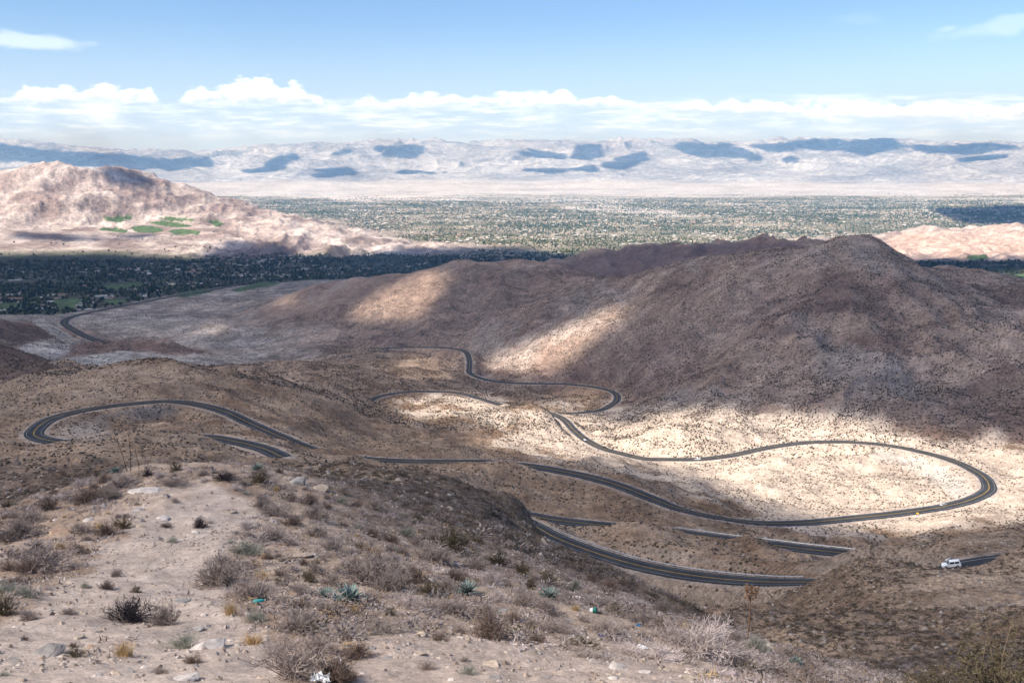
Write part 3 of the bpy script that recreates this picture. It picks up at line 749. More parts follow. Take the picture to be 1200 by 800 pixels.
TOP = [(-200,112),(-60,116),(5,120),(16,108),(30,102),(60,103),(90,101),(120,101),(150,99),(175,103),(190,119),(205,121),(217,106),(232,97),(255,99),(272,93),(290,88),(312,94),(330,95),(352,97),(372,102),(381,122),(400,128),
       (414,116),(435,114),(455,116),(472,116),(480,110),(510,108),(540,110),(570,107),(592,110),(604,105),(630,107),(660,106),(684,113),(700,111),(716,112),(740,119),(765,126),(785,126),(800,116),(820,114),(850,117),(880,119),(920,118),(960,120),(1000,119),(1050,121),(1090,119),(1120,117),(1160,121),(1200,119),(1300,121),(1500,118)]
BOT = [(-200,125),(0,121),(190,121),(215,122),(380,122),(415,127),(470,126),(600,124),(700,126),(780,131),(850,133),(960,138),(1100,140),(1200,141),(1500,140)]
top = cloud_curve(TOP, 0, .15); bot = cloud_curve(BOT, 0, .15)
hgt = t.math('SUBTRACT', top, bot)
# how far below the lumpy top and above the flat base
wob = t.math('MULTIPLY', t.math('ADD', t.math('MULTIPLY', t.math('SUBTRACT', .46, vor1), .8), t.math('MULTIPLY_ADD', t.math('SUBTRACT', .42, vor2), .30, t.math('MULTIPLY', t.math('SUBTRACT', puff2, .5), .6))), t.math('MAXIMUM', hgt, .003))
dtop = t.math('SUBTRACT', t.math('ADD', top, wob), el)
dbot = t.math('ADD', t.math('SUBTRACT', el, bot), t.math('MULTIPLY', t.math('SUBTRACT', fl2, .5), .022))
cum = t.math('MULTIPLY', t.ramp(dtop, -.0012, .0065), t.ramp(dbot, -.006, .009))
cum = t.math('MULTIPLY', cum, t.ramp(hgt, .0015, .006))
# a lower, flatter bank under the heaped clouds
TOP2 = [(-200,121),(0,121),(40,122),(90,120),(150,123),(195,124),(210,123),(232,119),(262,120),(300,124),(350,128),(365,126),(400,124),(440,125),(475,127),(500,133),(540,130),(580,129),(630,130),(650,134),(690,126),(740,127),(775,134),(800,132),(860,129),(940,131),(1000,134),(1060,132),(1130,130),(1200,132),(1500,131)]
BOT2 = [(-200,134),(0,134),(200,135),(300,134),(480,136),(640,138),(780,139),(900,142),(1200,145),(1500,145)]
t2 = cloud_curve(TOP2, 0, .15); b2 = cloud_curve(BOT2, 0, .15); h2 = t.math('SUBTRACT', t2, b2)
d2t = t.math('SUBTRACT', t.math('ADD', t2, t.math('MULTIPLY', t.math('ADD', t.math('MULTIPLY', t.math('SUBTRACT', .45, vor2), .9), t.math('MULTIPLY', t.math('SUBTRACT', fl2, .5), 1.3)), t.math('MAXIMUM', h2, .002))), el)
bank = t.math('MULTIPLY', t.math('MULTIPLY', t.ramp(d2t, -.001, .006), t.ramp(t.math('ADD', t.math('SUBTRACT', el, b2), t.math('MULTIPLY', t.math('SUBTRACT', fl, .5), .03)), -.004, .008)), t.ramp(t.math('ADD', fl2, t.math('MULTIPLY', puff2, .5)), .66, .95, 0.0, .32))
# thin layers under and behind the heaped clouds
lay = t.math('MULTIPLY', t.ramp(el, .060, .050), t.ramp(el, .008, .036))
st = t.math('MULTIPLY', t.ramp(t.math('ADD', t.math('MULTIPLY', fl, .7), t.math('MULTIPLY', fl2, .3)), .42, .62), lay)
hz = t.ramp(el, .14, .012, 0, .80)
st = t.math('MULTIPLY', st, .9)
# a small streak upper left, wisps upper right
def wisp(px0, px1, py0, py1, sl, th):
    a0, e0 = ray((px0 + px1) / 2, (py0 + py1) / 2); wa = (px1 - px0) / 2 / F; we = (py1 - py0) / 2 / F
    du = t.math('MULTIPLY_ADD', az, 1 / wa, -float(a0) / wa)
    dv = t.math('MULTIPLY_ADD', t.math('SUBTRACT', el, t.math('MULTIPLY', t.math('SUBTRACT', az, float(a0)), sl)), 1 / we, -float(e0) / we)
    q = t.math('SQRT', t.math('ADD', t.math('MULTIPLY', du, du), t.math('MULTIPLY', dv, dv)))
    return t.math('MULTIPLY', t.ramp(t.math('ADD', q, t.math('MULTIPLY', t.math('SUBTRACT', puff2, .5), 2.2)), 1.15, .35), th)
ws = t.math('MAXIMUM', wisp(-45, 92, 39, 57, -.03, .45), t.math('MAXIMUM', wisp(1125, 1290, 12, 34, .1, .25), wisp(1100, 1125, 29, 38, .1, .2)))
ws = t.math('MAXIMUM', ws, t.math('MAXIMUM', wisp(935, 1005, 109, 116, 0, .3), wisp(990, 1040, 14, 28, 0, .06)))
lit = t.ramp(t.math('DIVIDE', dtop, t.math('MAXIMUM', hgt, .004)), .25, .95, 1.0, 0.0)
lit = t.math('MULTIPLY_ADD', t.math('SUBTRACT', t.noise(cv3.outputs[0], 120, 5, .6), .5), 1.6, lit, clamp=True)
ccol = t.mix(lit, CLOUD_DARK, CLOUD_LIT)
strat = t.mix(t.ramp(fl2, .35, .65), STRAT_A, STRAT_B)
skyc = t.n('ShaderNodeHueSaturation'); skyc.inputs['Saturation'].default_value = SKY_SAT; skyc.inputs['Value'].default_value = SKY_VAL
t.l(sky.outputs[0], skyc.inputs['Color'])
base = t.mix(1.0, skyc.outputs[0], SKY_TINT, 'MULTIPLY')
c = t.mix(hz, base, HORIZON); c = t.mix(st, c, strat); c = t.mix(ws, c, STRAT_B); c = t.mix(bank, c, t.mix(t.ramp(d2t, .000, .007), STRAT_B, CLOUD_DARK)); c = t.mix(cum, c, ccol)
up = t.ramp(el, -.02, 0.0)
c = t.mix(up, base, c)
bg = t.n('ShaderNodeBackground'); bg.inputs['Strength'].default_value = SKY_STR; t.l(c, bg.inputs['Color'])
wo = t.n('ShaderNodeOutputWorld'); t.l(bg.outputs[0], wo.inputs[0])

w.cycles.sampling_method = 'MANUAL'; w.cycles.sample_map_resolution = 256
# air
hb = 40000.0
bx = np.array([(x, y, z) for x in (-hb, hb) for y in (-hb, hb) for z in (float(Z.min()) - 5, max(float(Z.max()), 40) + 40)])
fc = [(0, 1, 3, 2), (4, 6, 7, 5), (0, 4, 5, 1), (2, 3, 7, 6), (0, 2, 6, 4), (1, 5, 7, 3)]
m_haze = bpy.data.materials.new('haze'); m_haze.use_nodes = True
t = NT(m_haze.node_tree); v = t.n('ShaderNodeVolumePrincipled'); o = t.n('ShaderNodeOutputMaterial'); t.l(v.outputs[0], o.inputs['Volume'])
v.inputs['Absorption Color'].default_value = (1, 1, 1, 1); v.inputs['Density Attribute'].default_value = ''; v.inputs['Color Attribute'].default_value = ''; m_haze.cycles.homogeneous_volume = True; v.inputs['Density'].default_value = HAZE_D; v.inputs['Color'].default_value = HAZE_C + (1,); v.inputs['Anisotropy'].default_value = HAZE_G
stuff(link('haze', mesh_of('haze', bx, [np.array(fc)], smooth=False), m_haze))

# broken cloud overhead: where sun reaches the ground the deck has gaps (outlines given on the ground, lifted up the sun's direction)
lit_soft = [[(548,515),(565,492),(610,474),(655,474),(700,490),(740,500),(770,482),(880,478),(1010,494),(1100,510),(1200,522),(1200,612),(1130,617),(1060,628),(1000,622),(930,600),(870,582),(810,556),(760,545),(690,541),(600,532)],
            [(470,463),(540,460),(588,470),(592,490),(480,493),(462,478)]]
lit_b = [[(568,432),(640,442),(662,428),(690,402),(738,362),(722,357),(665,382),(610,408),(575,418)]]
lit_c = [[(402,372),(440,346),(500,318),(528,321),(512,345),(492,372),(460,374)],[(230,388),(262,380),(266,386),(240,391)],[(318,356),(345,346),(352,350),(330,358)]]
lit_d = [[(440,430),(500,408),(540,425),(545,440),(480,450)],[(640,455),(720,455),(730,480),(660,490)]]
lit_far = [[(-60,150),(1260,150),(1260,301),(1045,303),(1000,303),(900,303),(690,303),(610,290),(470,291),(440,297),(300,302),(240,296),(225,304),(120,298),(-60,301)],[(1165,318),(1260,316),(1260,338),(1190,334)]]
sh_far = [[(118,199),(140,197),(175,208),(185,219),(150,216),(125,214)],[(235,300),(265,282),(330,286),(350,297),(340,306)],[(-60,168),(0,168),(60,176),(130,180),(200,186),(205,196),(140,199),(60,190),(-60,190)],[(20,272),(130,277),(180,273),(185,279),(80,283),(10,279)],
          [(205,186),(245,184),(250,195),(195,200),(190,192)],[(310,190),(345,180),(350,186),(318,196)],[(338,205),(360,197),(412,196),(420,204),(370,208)],[(280,200),(335,192),(340,198),(290,204)],[(385,179),(412,174),(416,178),(392,182)],
          [(438,172),(494,171),(498,180),(478,186),(448,183)],[(452,203),(470,199),(526,200),(524,204),(470,206)],[(602,178),(620,174),(665,182),(660,186),(615,184)],[(670,186),(676,171),(705,170),(706,184),(690,187)],[(704,194),(725,183),(756,179),(762,188),(725,199)],
          [(606,199),(695,194),(702,200),(640,204)],[(784,172),(800,167),(850,168),(875,174),(900,186),(882,188),(850,183),(828,185),(805,180)],[(868,170),(940,166),(952,172),(920,178),(900,177)],[(934,171),(955,163),(1045,163),(1060,172),(1032,177),(1018,184),(985,175),(955,178)],
          [(1048,169),(1195,169),(1195,174),(1130,181),(1085,180)],[(915,185),(934,183),(936,190),(920,191)],[(1112,188),(1180,181),(1182,184),(1130,190)],[(1090,245),(1200,241),(1260,241),(1260,263),(1130,262)],[(560,300),(600,296),(640,300),(700,296),(720,303),(640,306)]]
def alt_deck(name, lab, rlo, rhi, na, nl, zc, tfun, thick):
    ga = np.linspace(-.80, .80, na); gl = np.linspace(math.log(rlo), math.log(rhi), nl)
    a2, l2 = np.meshgrid(ga, gl); r2 = np.exp(l2); x = r2 * np.sin(a2); y = r2 * np.cos(a2)
    zz = zat(x, y); px, py = project(x, y, np.minimum(zz, r2 * .03))
    for _ in range(2): zz[1:-1, 1:-1] = .25 * (zz[:-2, 1:-1] + zz[2:, 1:-1] + zz[1:-1, :-2] + zz[1:-1, 2:])
    T = tfun(px, py, x, y, r2)
    al = 1 - np.sqrt(np.clip(T, .0, 1))
    k = (zc - zz) / sun_v[2]
    P0 = np.stack([x + sun_v[0] * k, y + sun_v[1] * k, np.full_like(x, zc)], -1)
    lump = .7 + .5 * fbm(P0[..., 0] / 700, P0[..., 1] / 700, 4, 301)
    P1 = P0 + sun_v / sun_v[2] * (thick * al * lump)[..., None]
    n = na * nl; idx = np.arange(n).reshape(nl, na)
    keep = (np.maximum.reduce([al[:-1, :-1], al[1:, :-1], al[:-1, 1:], al[1:, 1:]]) > .015)
    q = np.stack([idx[:-1, :-1], idx[:-1, 1:], idx[1:, 1:], idx[1:, :-1]], -1)[keep]
    V = np.concatenate([P0.reshape(-1, 3), P1.reshape(-1, 3)]); av = np.concatenate([al.ravel()] * 2)
    # side walls close the rim
    e = np.concatenate([q[:, [0, 1]], q[:, [1, 2]], q[:, [2, 3]], q[:, [3, 0]]]); key = np.sort(e, 1); key = key[:, 0].astype(np.int64) * n + key[:, 1]
    _, inv, cnt = np.unique(key, return_inverse=True, return_counts=True); rim = e[cnt[inv] == 1]
    wall = np.stack([rim[:, 0], rim[:, 1], rim[:, 1] + n, rim[:, 0] + n], -1)
    F_ = np.concatenate([q[:, ::-1], q + n, wall]); used = np.unique(F_); rm = np.full(2 * n, -1, np.int32); rm[used] = np.arange(len(used))
    me = mesh_of(name, V[used], [rm[F_]], np.repeat(av[used][:, None], 3, 1))
    m = bpy.data.materials.new(name); m.use_nodes = True; t = NT(m.node_tree)
    at = t.n('ShaderNodeAttribute', attribute_name='albedo').outputs['Fac']
    tr = t.n('ShaderNodeBsdfTransparent'); df = t.n('ShaderNodeBsdfDiffuse'); tl = t.n('ShaderNodeBsdfTranslucent')
    df.inputs[0].default_value = (.9, .9, .9, 1); tl.inputs[0].default_value = (.9, .9, .9, 1)
    mx0 = t.n('ShaderNodeMixShader'); mx0.inputs[0].default_value = .6; t.l(df.outputs[0], mx0.inputs[1]); t.l(tl.outputs[0], mx0.inputs[2])
    mx = t.n('ShaderNodeMixShader'); t.l(at, mx.inputs[0]); t.l(tr.outputs[0], mx.inputs[1]); t.l(mx0.outputs[0], mx.inputs[2])
    o = t.n('ShaderNodeOutputMaterial'); t.l(mx.outputs[0], o.inputs[0])
    structure(link('cloud', me, m))
M_a = blur_img(poly_mask(lit_soft), 9, 4); M_b = blur_img(poly_mask(lit_b), 8, 4); M_c = blur_img(poly_mask(lit_c), 7, 4); M_d = blur_img(poly_mask(lit_d), 14, 6)
M_f = blur_img(poly_mask(lit_far), 4, 1.0); M_s = blur_img(poly_mask(sh_far), 1.6, .6); M_sn = blur_img(poly_mask(sh_far[:2] + sh_far[3:4] + sh_far[-1:]), 3, .8)
def t_near(px, py, x, y, r):
    base = np.interp(np.log(r), np.log([5, 40, 120, 350, 600, 1000, 1500, 2200, 3300, 4000, 5200, 9000]), NEAR_T)
    right = sstep(620, 900, px) * sstep(700, 900, r) * sstep(2600, 2300, r)
    base = base * (1 - .15 * right)
    nz = 1 + .35 * fbm(x / 260, y / 260, 3, 311) * sstep(200, 600, r)
    T = base * nz
    T = np.maximum(T, sample(M_a, px, py) * (r > 480) * (r < 1500)); T = np.maximum(T, sample(M_b, px, py) * (r > 1300) * (r < 2300))
    T = np.maximum(T, .95 * sample(M_c, px, py) * (r > 1700) * (r < 3600)); T = np.maximum(T, .5 * sample(M_d, px, py) * (r > 1000) * (r < 2300))
    f = sample(M_f, px, py) * sstep(4300, 5200, r) * (1 - sample(M_sn, px, py))
    return np.maximum(T, f)
def t_far(px, py, x, y, r):
    s_ = sample(M_s, px, py); n = fbm(x / 1400, y / 2200, 5, 321, .6)
    return 1 - .97 * sstep(.32, .6, s_ + .6 * n * np.minimum(1, 4 * s_))
alt_deck('cloud_deck', '', 5, 9300, 330, 420, 2300.0, t_near, 500)
alt_deck('far_cloud', '', 9300, 40000, 760, 360, 6800.0, t_far, 600)

tick('clouds')
vs = sc.view_settings; vs.view_transform = 'Standard'; vs.look = 'None'; vs.gamma = 1; vs.use_curve_mapping = False; vs.exposure = EXPO
sc.cycles.use_denoising = True
try: sc.cycles.denoiser = 'OPENIMAGEDENOISE'
except Exception: pass
sc.cycles.max_bounces = 5; sc.cycles.diffuse_bounces = 2; sc.cycles.volume_bounces = 0; sc.cycles.transparent_max_bounces = 12
sc.cycles.use_adaptive_sampling = True; sc.cycles.adaptive_threshold = .01
sc.render.film_transparent = False
# ================================================================== plants, stones, vehicles, town
tick('light')
rnd = random.Random(11)
def frame(d):
    d = d / (np.linalg.norm(d) + 1e-9)
    u = np.cross(d, [0, 0, 1.0] if abs(d[2]) < .9 else [1.0, 0, 0]); u /= np.linalg.norm(u)
    return d, u, np.cross(d, u)

class MB:
    """collects tubes, boxes and lofts into one mesh"""
    def __init__(s): s.V = []; s.F = []; s.n = 0; s.C = []
    def add(s, V, F_, col=None):
        V = np.asarray(V, float); s.V.append(V)
        for f in F_: s.F.append(np.asarray(f) + s.n)
        s.n += len(V); s.C.append(np.tile(col if col is not None else (1, 1, 1), (len(V), 1)))
    def tube(s, P, rad, k=3, cap=True):
        P = np.asarray(P, float); n = len(P); V = []
        for i in range(n):
            d = P[min(i + 1, n - 1)] - P[max(i - 1, 0)]
            _, u, v = frame(d)
            for a in range(k):
                th = 2 * math.pi * a / k
                V.append(P[i] + rad[i] * (math.cos(th) * u + math.sin(th) * v))
        F_ = [[(i * k + a, i * k + (a + 1) % k, (i + 1) * k + (a + 1) % k, (i + 1) * k + a) for i in range(n - 1) for a in range(k)]]
        if cap and k == 4: F_.append([tuple(range(k))[::-1], tuple((n - 1) * k + a for a in range(k))])
        s.add(V, F_)
    def box(s, c, h, rot=None):
        V = np.array([(x, y, z) for x in (-1, 1) for y in (-1, 1) for z in (-1, 1)], float) * h
        if rot is not None: V = V @ np.array(rot).T
        s.add(V + np.array(c), [[(0, 1, 3, 2), (4, 6, 7, 5), (0, 4, 5, 1), (2, 3, 7, 6), (0, 2, 6, 4), (1, 5, 7, 3)]])
    def loft(s, rings, cap=True):
        """rings: list of (k,3) closed outlines"""
        k = len(rings[0]); n = len(rings); V = np.concatenate(rings)
        s.add(V, [[(i * k + a, i * k + (a + 1) % k, (i + 1) * k + (a + 1) % k, (i + 1) * k + a) for i in range(n - 1) for a in range(k)]])
        if cap:
            for r, rv in ((rings[0], True), (rings[-1], False)):
                c = np.mean(r, 0); V2 = np.vstack([r, c]); f = [(a, (a + 1) % k, k) for a in range(k)]
                s.add(V2, [[x[::-1] for x in f] if rv else f])
    def mesh(s, name, smooth=False, colour=False):
        V = np.concatenate(s.V); q3 = [f for f in s.F if f.ndim == 2 and f.shape[1] == 3]; q4 = [f for f in s.F if f.ndim == 2 and f.shape[1] == 4]
        fs = ([np.concatenate(q3)] if q3 else []) + ([np.concatenate(q4)] if q4 else [])
        return mesh_of(name, V, fs, np.concatenate(s.C) if colour else None, smooth)

def rdir(g, up=.0):
    v = g.normal(size=3); v[2] = abs(v[2]) * .9 + up
    return v / np.linalg.norm(v)

def twiggy(seed, stems=58, R=.5, H=.55, thick=.0065, sub=10, leafy=0, leaf=.03):
    """dry desert shrub: wiry stems from one crown, forking into fine twigs; about 1 m across"""
    g = np.random.default_rng(seed); b = MB(); lf = MB()
    lob = g.uniform(.75, 1.15, 7)
    for i in range(stems):
        az_ = g.uniform(0, 2 * math.pi); tl = math.acos(g.uniform(.05, 1)) ; 
        d = np.array([math.sin(tl) * math.cos(az_), math.sin(tl) * math.sin(az_), math.cos(tl)])
        ln = g.uniform(.65, 1.1) * lob[int(az_ / 2 / math.pi * 7) % 7]
        p0 = np.array([g.normal(0, .05), g.normal(0, .05), -.03])
        tip = p0 + d * ln * np.array([R, R, H]); mid = p0 + (tip - p0) * .5 + g.normal(0, .05, 3) + np.array([0, 0, .04])
        b.tube([p0, mid, tip], [thick * 1.5, thick, thick * .5])
        for j in range(sub):
            t_ = g.uniform(.25, 1); q = (p0 * (1 - t_) + tip * t_) + np.array([0, 0, .04 * (1 - abs(2 * t_ - 1))]) + g.normal(0, .015, 3)
            e = d * .6 + g.normal(0, .55, 3) + np.array([0, 0, .25]); e /= np.linalg.norm(e); l2 = g.uniform(.09, .2)
            q2 = q + e * l2
            b.tube([q, q2], [thick * .7, thick * .35])
            for _ in range(2):
                e2 = e * .7 + g.normal(0, .5, 3); e2 /= np.linalg.norm(e2); q3 = q + e * l2 * g.uniform(.3, 1)
                b.tube([q3, q3 + e2 * g.uniform(.05, .11)], [thick * .5, thick * .25])
            for _ in range(leafy):
                c_ = q + e * l2 * g.uniform(.2, 1.2) + g.normal(0, .03, 3); _, u, v = frame(g.normal(size=3)); a_ = leaf * g.uniform(.6, 1.2)
                lf.add([c_ - u * a_, c_ + v * a_ * .4, c_ + u * a_, c_ - v * a_ * .4], [[(0, 1, 2, 3)]])
    return b.mesh('shrub_branches'), (lf.mesh('shrub_leaves') if leafy else None)

def tuft(seed, n=170, H=.5):
    g = np.random.default_rng(seed); b = MB()
    for i in range(n):
        a_ = g.uniform(0, 6.283); lean = g.uniform(0, .5); p = np.array([g.normal(0, .12), g.normal(0, .12), -.02]); d = np.array([math.cos(a_) * lean, math.sin(a_) * lean, 1]) * g.uniform(.5, 1) * H
        b.tube([p, p + d * .6, p + d + np.array([d[0], d[1], -.1 * H]) * .5], [.005, .004, .0015])
    return b.mesh('grass_tuft')

def blades(seed, n=36, L=.5, w=.04, drop=0.0, z0=0.0):
    """agave rosette: thick tapering pointed leaves, channelled, in a spiral"""
    g = np.random.default_rng(seed); b = MB()
    for i in range(n):
        a_ = i * 2.39996 + g.normal(0, .1); f = (i + .5) / n; el_ = (1.35 - 1.15 * f) * (1 if not drop else -.3) + g.normal(0, .08)
        l_ = L * (.65 + .4 * f) * g.uniform(.85, 1.1); h = np.array([math.cos(a_), math.sin(a_), 0]); s_ = np.array([-h[1], h[0], 0])
        d = h * math.cos(el_) + np.array([0, 0, math.sin(el_)]); nrm = -h * math.sin(el_) + np.array([0, 0, math.cos(el_)])
        rings = []
        for t_, wd in ((0, .8), (.3, 1.0), (.65, .75), (1, .04)):
            c_ = d * l_ * t_ + h * .02 + nrm * (-.10 * l_ * t_ * t_ + .05 * l_ * t_) + np.array([0, 0, z0]); W_ = w * wd
            rings.append(np.array([c_ - s_ * W_ + nrm * .012 * wd, c_ + nrm * .002, c_ + s_ * W_ + nrm * .012 * wd, c_ - nrm * .016 * wd]))
        b.loft(rings)
    return b.mesh('agave_rosette')

ICO = None
def rock_mesh(seed, flat=.6):
    g = np.random.default_rng(seed); bm = bmesh.new(); bmesh.ops.create_icosphere(bm, subdivisions=3, radius=.5)
    ks = [(rdir(g) * np.array([1, 1, g.choice([-1, 1])]), g.uniform(.26, .42)) for _ in range(16)]
    off = g.uniform(0, 50, 2)
    for v in bm.verts:
        p = np.array(v.co)
        for n_, dd in ks:
            e = p @ n_ - dd
            if e > 0: p = p - n_ * e * .93
        nn = float(gnoise(np.array([p[0] * 4 + off[0]]), np.array([(p[1] + p[2] * 1.7) * 4 + off[1]]), 3)[0]); n2_ = float(gnoise(np.array([p[0] * 11 + off[0]]), np.array([(p[1] - p[2]) * 11]), 5)[0])
        v.co = p * (1 + .10 * nn + .05 * n2_); v.co.z *= flat
    me = bpy.data.meshes.new('rock'); bm.to_mesh(me); bm.free()
    me.polygons.foreach_set('use_smooth', [False] * len(me.polygons))
    return me

def mat_twig(name, c, var=.3): return plain(name, c, .95, var, 6.0, spec=.05, objvar=.22)
M_grey = mat_twig('dry_grey_twigs', (.28, .222, .19)); M_brown = mat_twig('dry_brown_twigs', (.17, .12, .095)); M_burnt = mat_twig('blackened_twigs', (.045, .037, .042))
M_pale = mat_twig('pale_pink_twigs', (.47, .385, .345)); M_straw = mat_twig('straw', (.46, .30, .14)); M_sage = mat_twig('sage_twigs', (.27, .265, .21)); M_oltw = mat_twig('olive_stems', (.10, .075, .05))
M_olive = mat_twig('olive_leaves', (.085, .07, .038)); M_rust = mat_twig('rust_twigs', (.25, .11, .065)); M_agave = plain('agave_leaf', (.16, .205, .175), .6, .25, 5, spec=.3, objvar=.12); M_dead = plain('dead_agave_leaf', (.20, .11, .06), .9, .3, 5)
M_rockp = plain('pale_rock', (.43, .37, .325), .9, .22, 4, spec=.15, objvar=.12); M_rockt = plain('tan_rock', (.36, .28, .215), .9, .28, 4, spec=.15, objvar=.2); M_rockg = plain('grey_rock', (.24, .215, .195), .9, .28, 4, spec=.15, objvar=.15); M_rocko = plain('orange_rock', (.33, .22, .15), .9, .25, 4, spec=.15)
TW = [twiggy(500 + i)[0] for i in range(5)]; TWD = [twiggy(540 + i, stems=64, sub=9, H=.5, thick=.0055)[0] for i in range(4)]
TWL = [twiggy(560 + i, stems=34, sub=8, H=.85, leafy=7, leaf=.022) for i in range(3)]; TUFT = [tuft(580 + i) for i in range(2)]; AG = [blades(590 + i) for i in range(3)]
ROCK = [rock_mesh(600 + i, .45 + .08 * i) for i in range(6)]
KIND = {'grey': (TW, M_grey, .60, 'dry_shrub', 'shrub'), 'brown': (TW, M_brown, .60, 'dry_shrub', 'shrub'), 'burnt': (TWD, M_burnt, .62, 'burnt_shrub', 'shrub'), 'pale': (TWD, M_pale, .55, 'pale_shrub', 'shrub'),
        'straw': (TUFT, M_straw, .6, 'grass_tuft', 'grass tuft'), 'sage': (TWD, M_sage, .45, 'sage_shrub', 'shrub'), 'rust': (TW, M_rust, .55, 'rusty_shrub', 'shrub'), 'olive': (TWL, M_oltw, .85, 'creosote_bush', 'bush')}
GRP = {'grey': 'dry shrubs on the near knoll', 'brown': 'dry shrubs on the near knoll', 'burnt': 'burnt shrubs on the near knoll', 'pale': 'pale shrubs on the near knoll', 'straw': 'straw grass tufts on the near knoll', 'sage': 'sage shrubs on the near knoll', 'rust': 'dry shrubs on the near knoll', 'olive': 'creosote bushes on the near slope'}
placed = []                                      # (px, py, w)
def put_shrub(kind, px, py, wpx, label, hpx=None, rmax=1e9, rmin=6.0):
    p = hit(px, py, rmin, rmax) or hit(px, py + 3, rmin, rmax)
    if p is None: return None
    width = wpx * p.length / F
    ms, mt, hr, nm, cat = KIND[kind]; me = rnd.choice(ms); lv = None
    if isinstance(me, tuple): me, lv = me
    if not me.materials: me.materials.append(mt)
    o = bpy.data.objects.new(nm, me)
    if me.materials[0] is not mt: o.material_slots[0].link = 'OBJECT'; o.material_slots[0].material = mt
    COL.objects.link(o)
    hz_ = width if hpx is None else hpx * p.length / F / hr * 1.05
    o.location = p - Vector((0, 0, .02)); o.rotation_euler = (0, 0, rnd.uniform(0, 6.28)); o.scale = (width * 1.0, width * 1.0, hz_)
    if lv is not None:
        if not lv.materials: lv.materials.append(M_olive)
        l2 = bpy.data.objects.new('foliage', lv); COL.objects.link(l2); l2.parent = o
    tag(o, label, cat, GRP[kind]); placed.append((px, py, wpx))
    return o

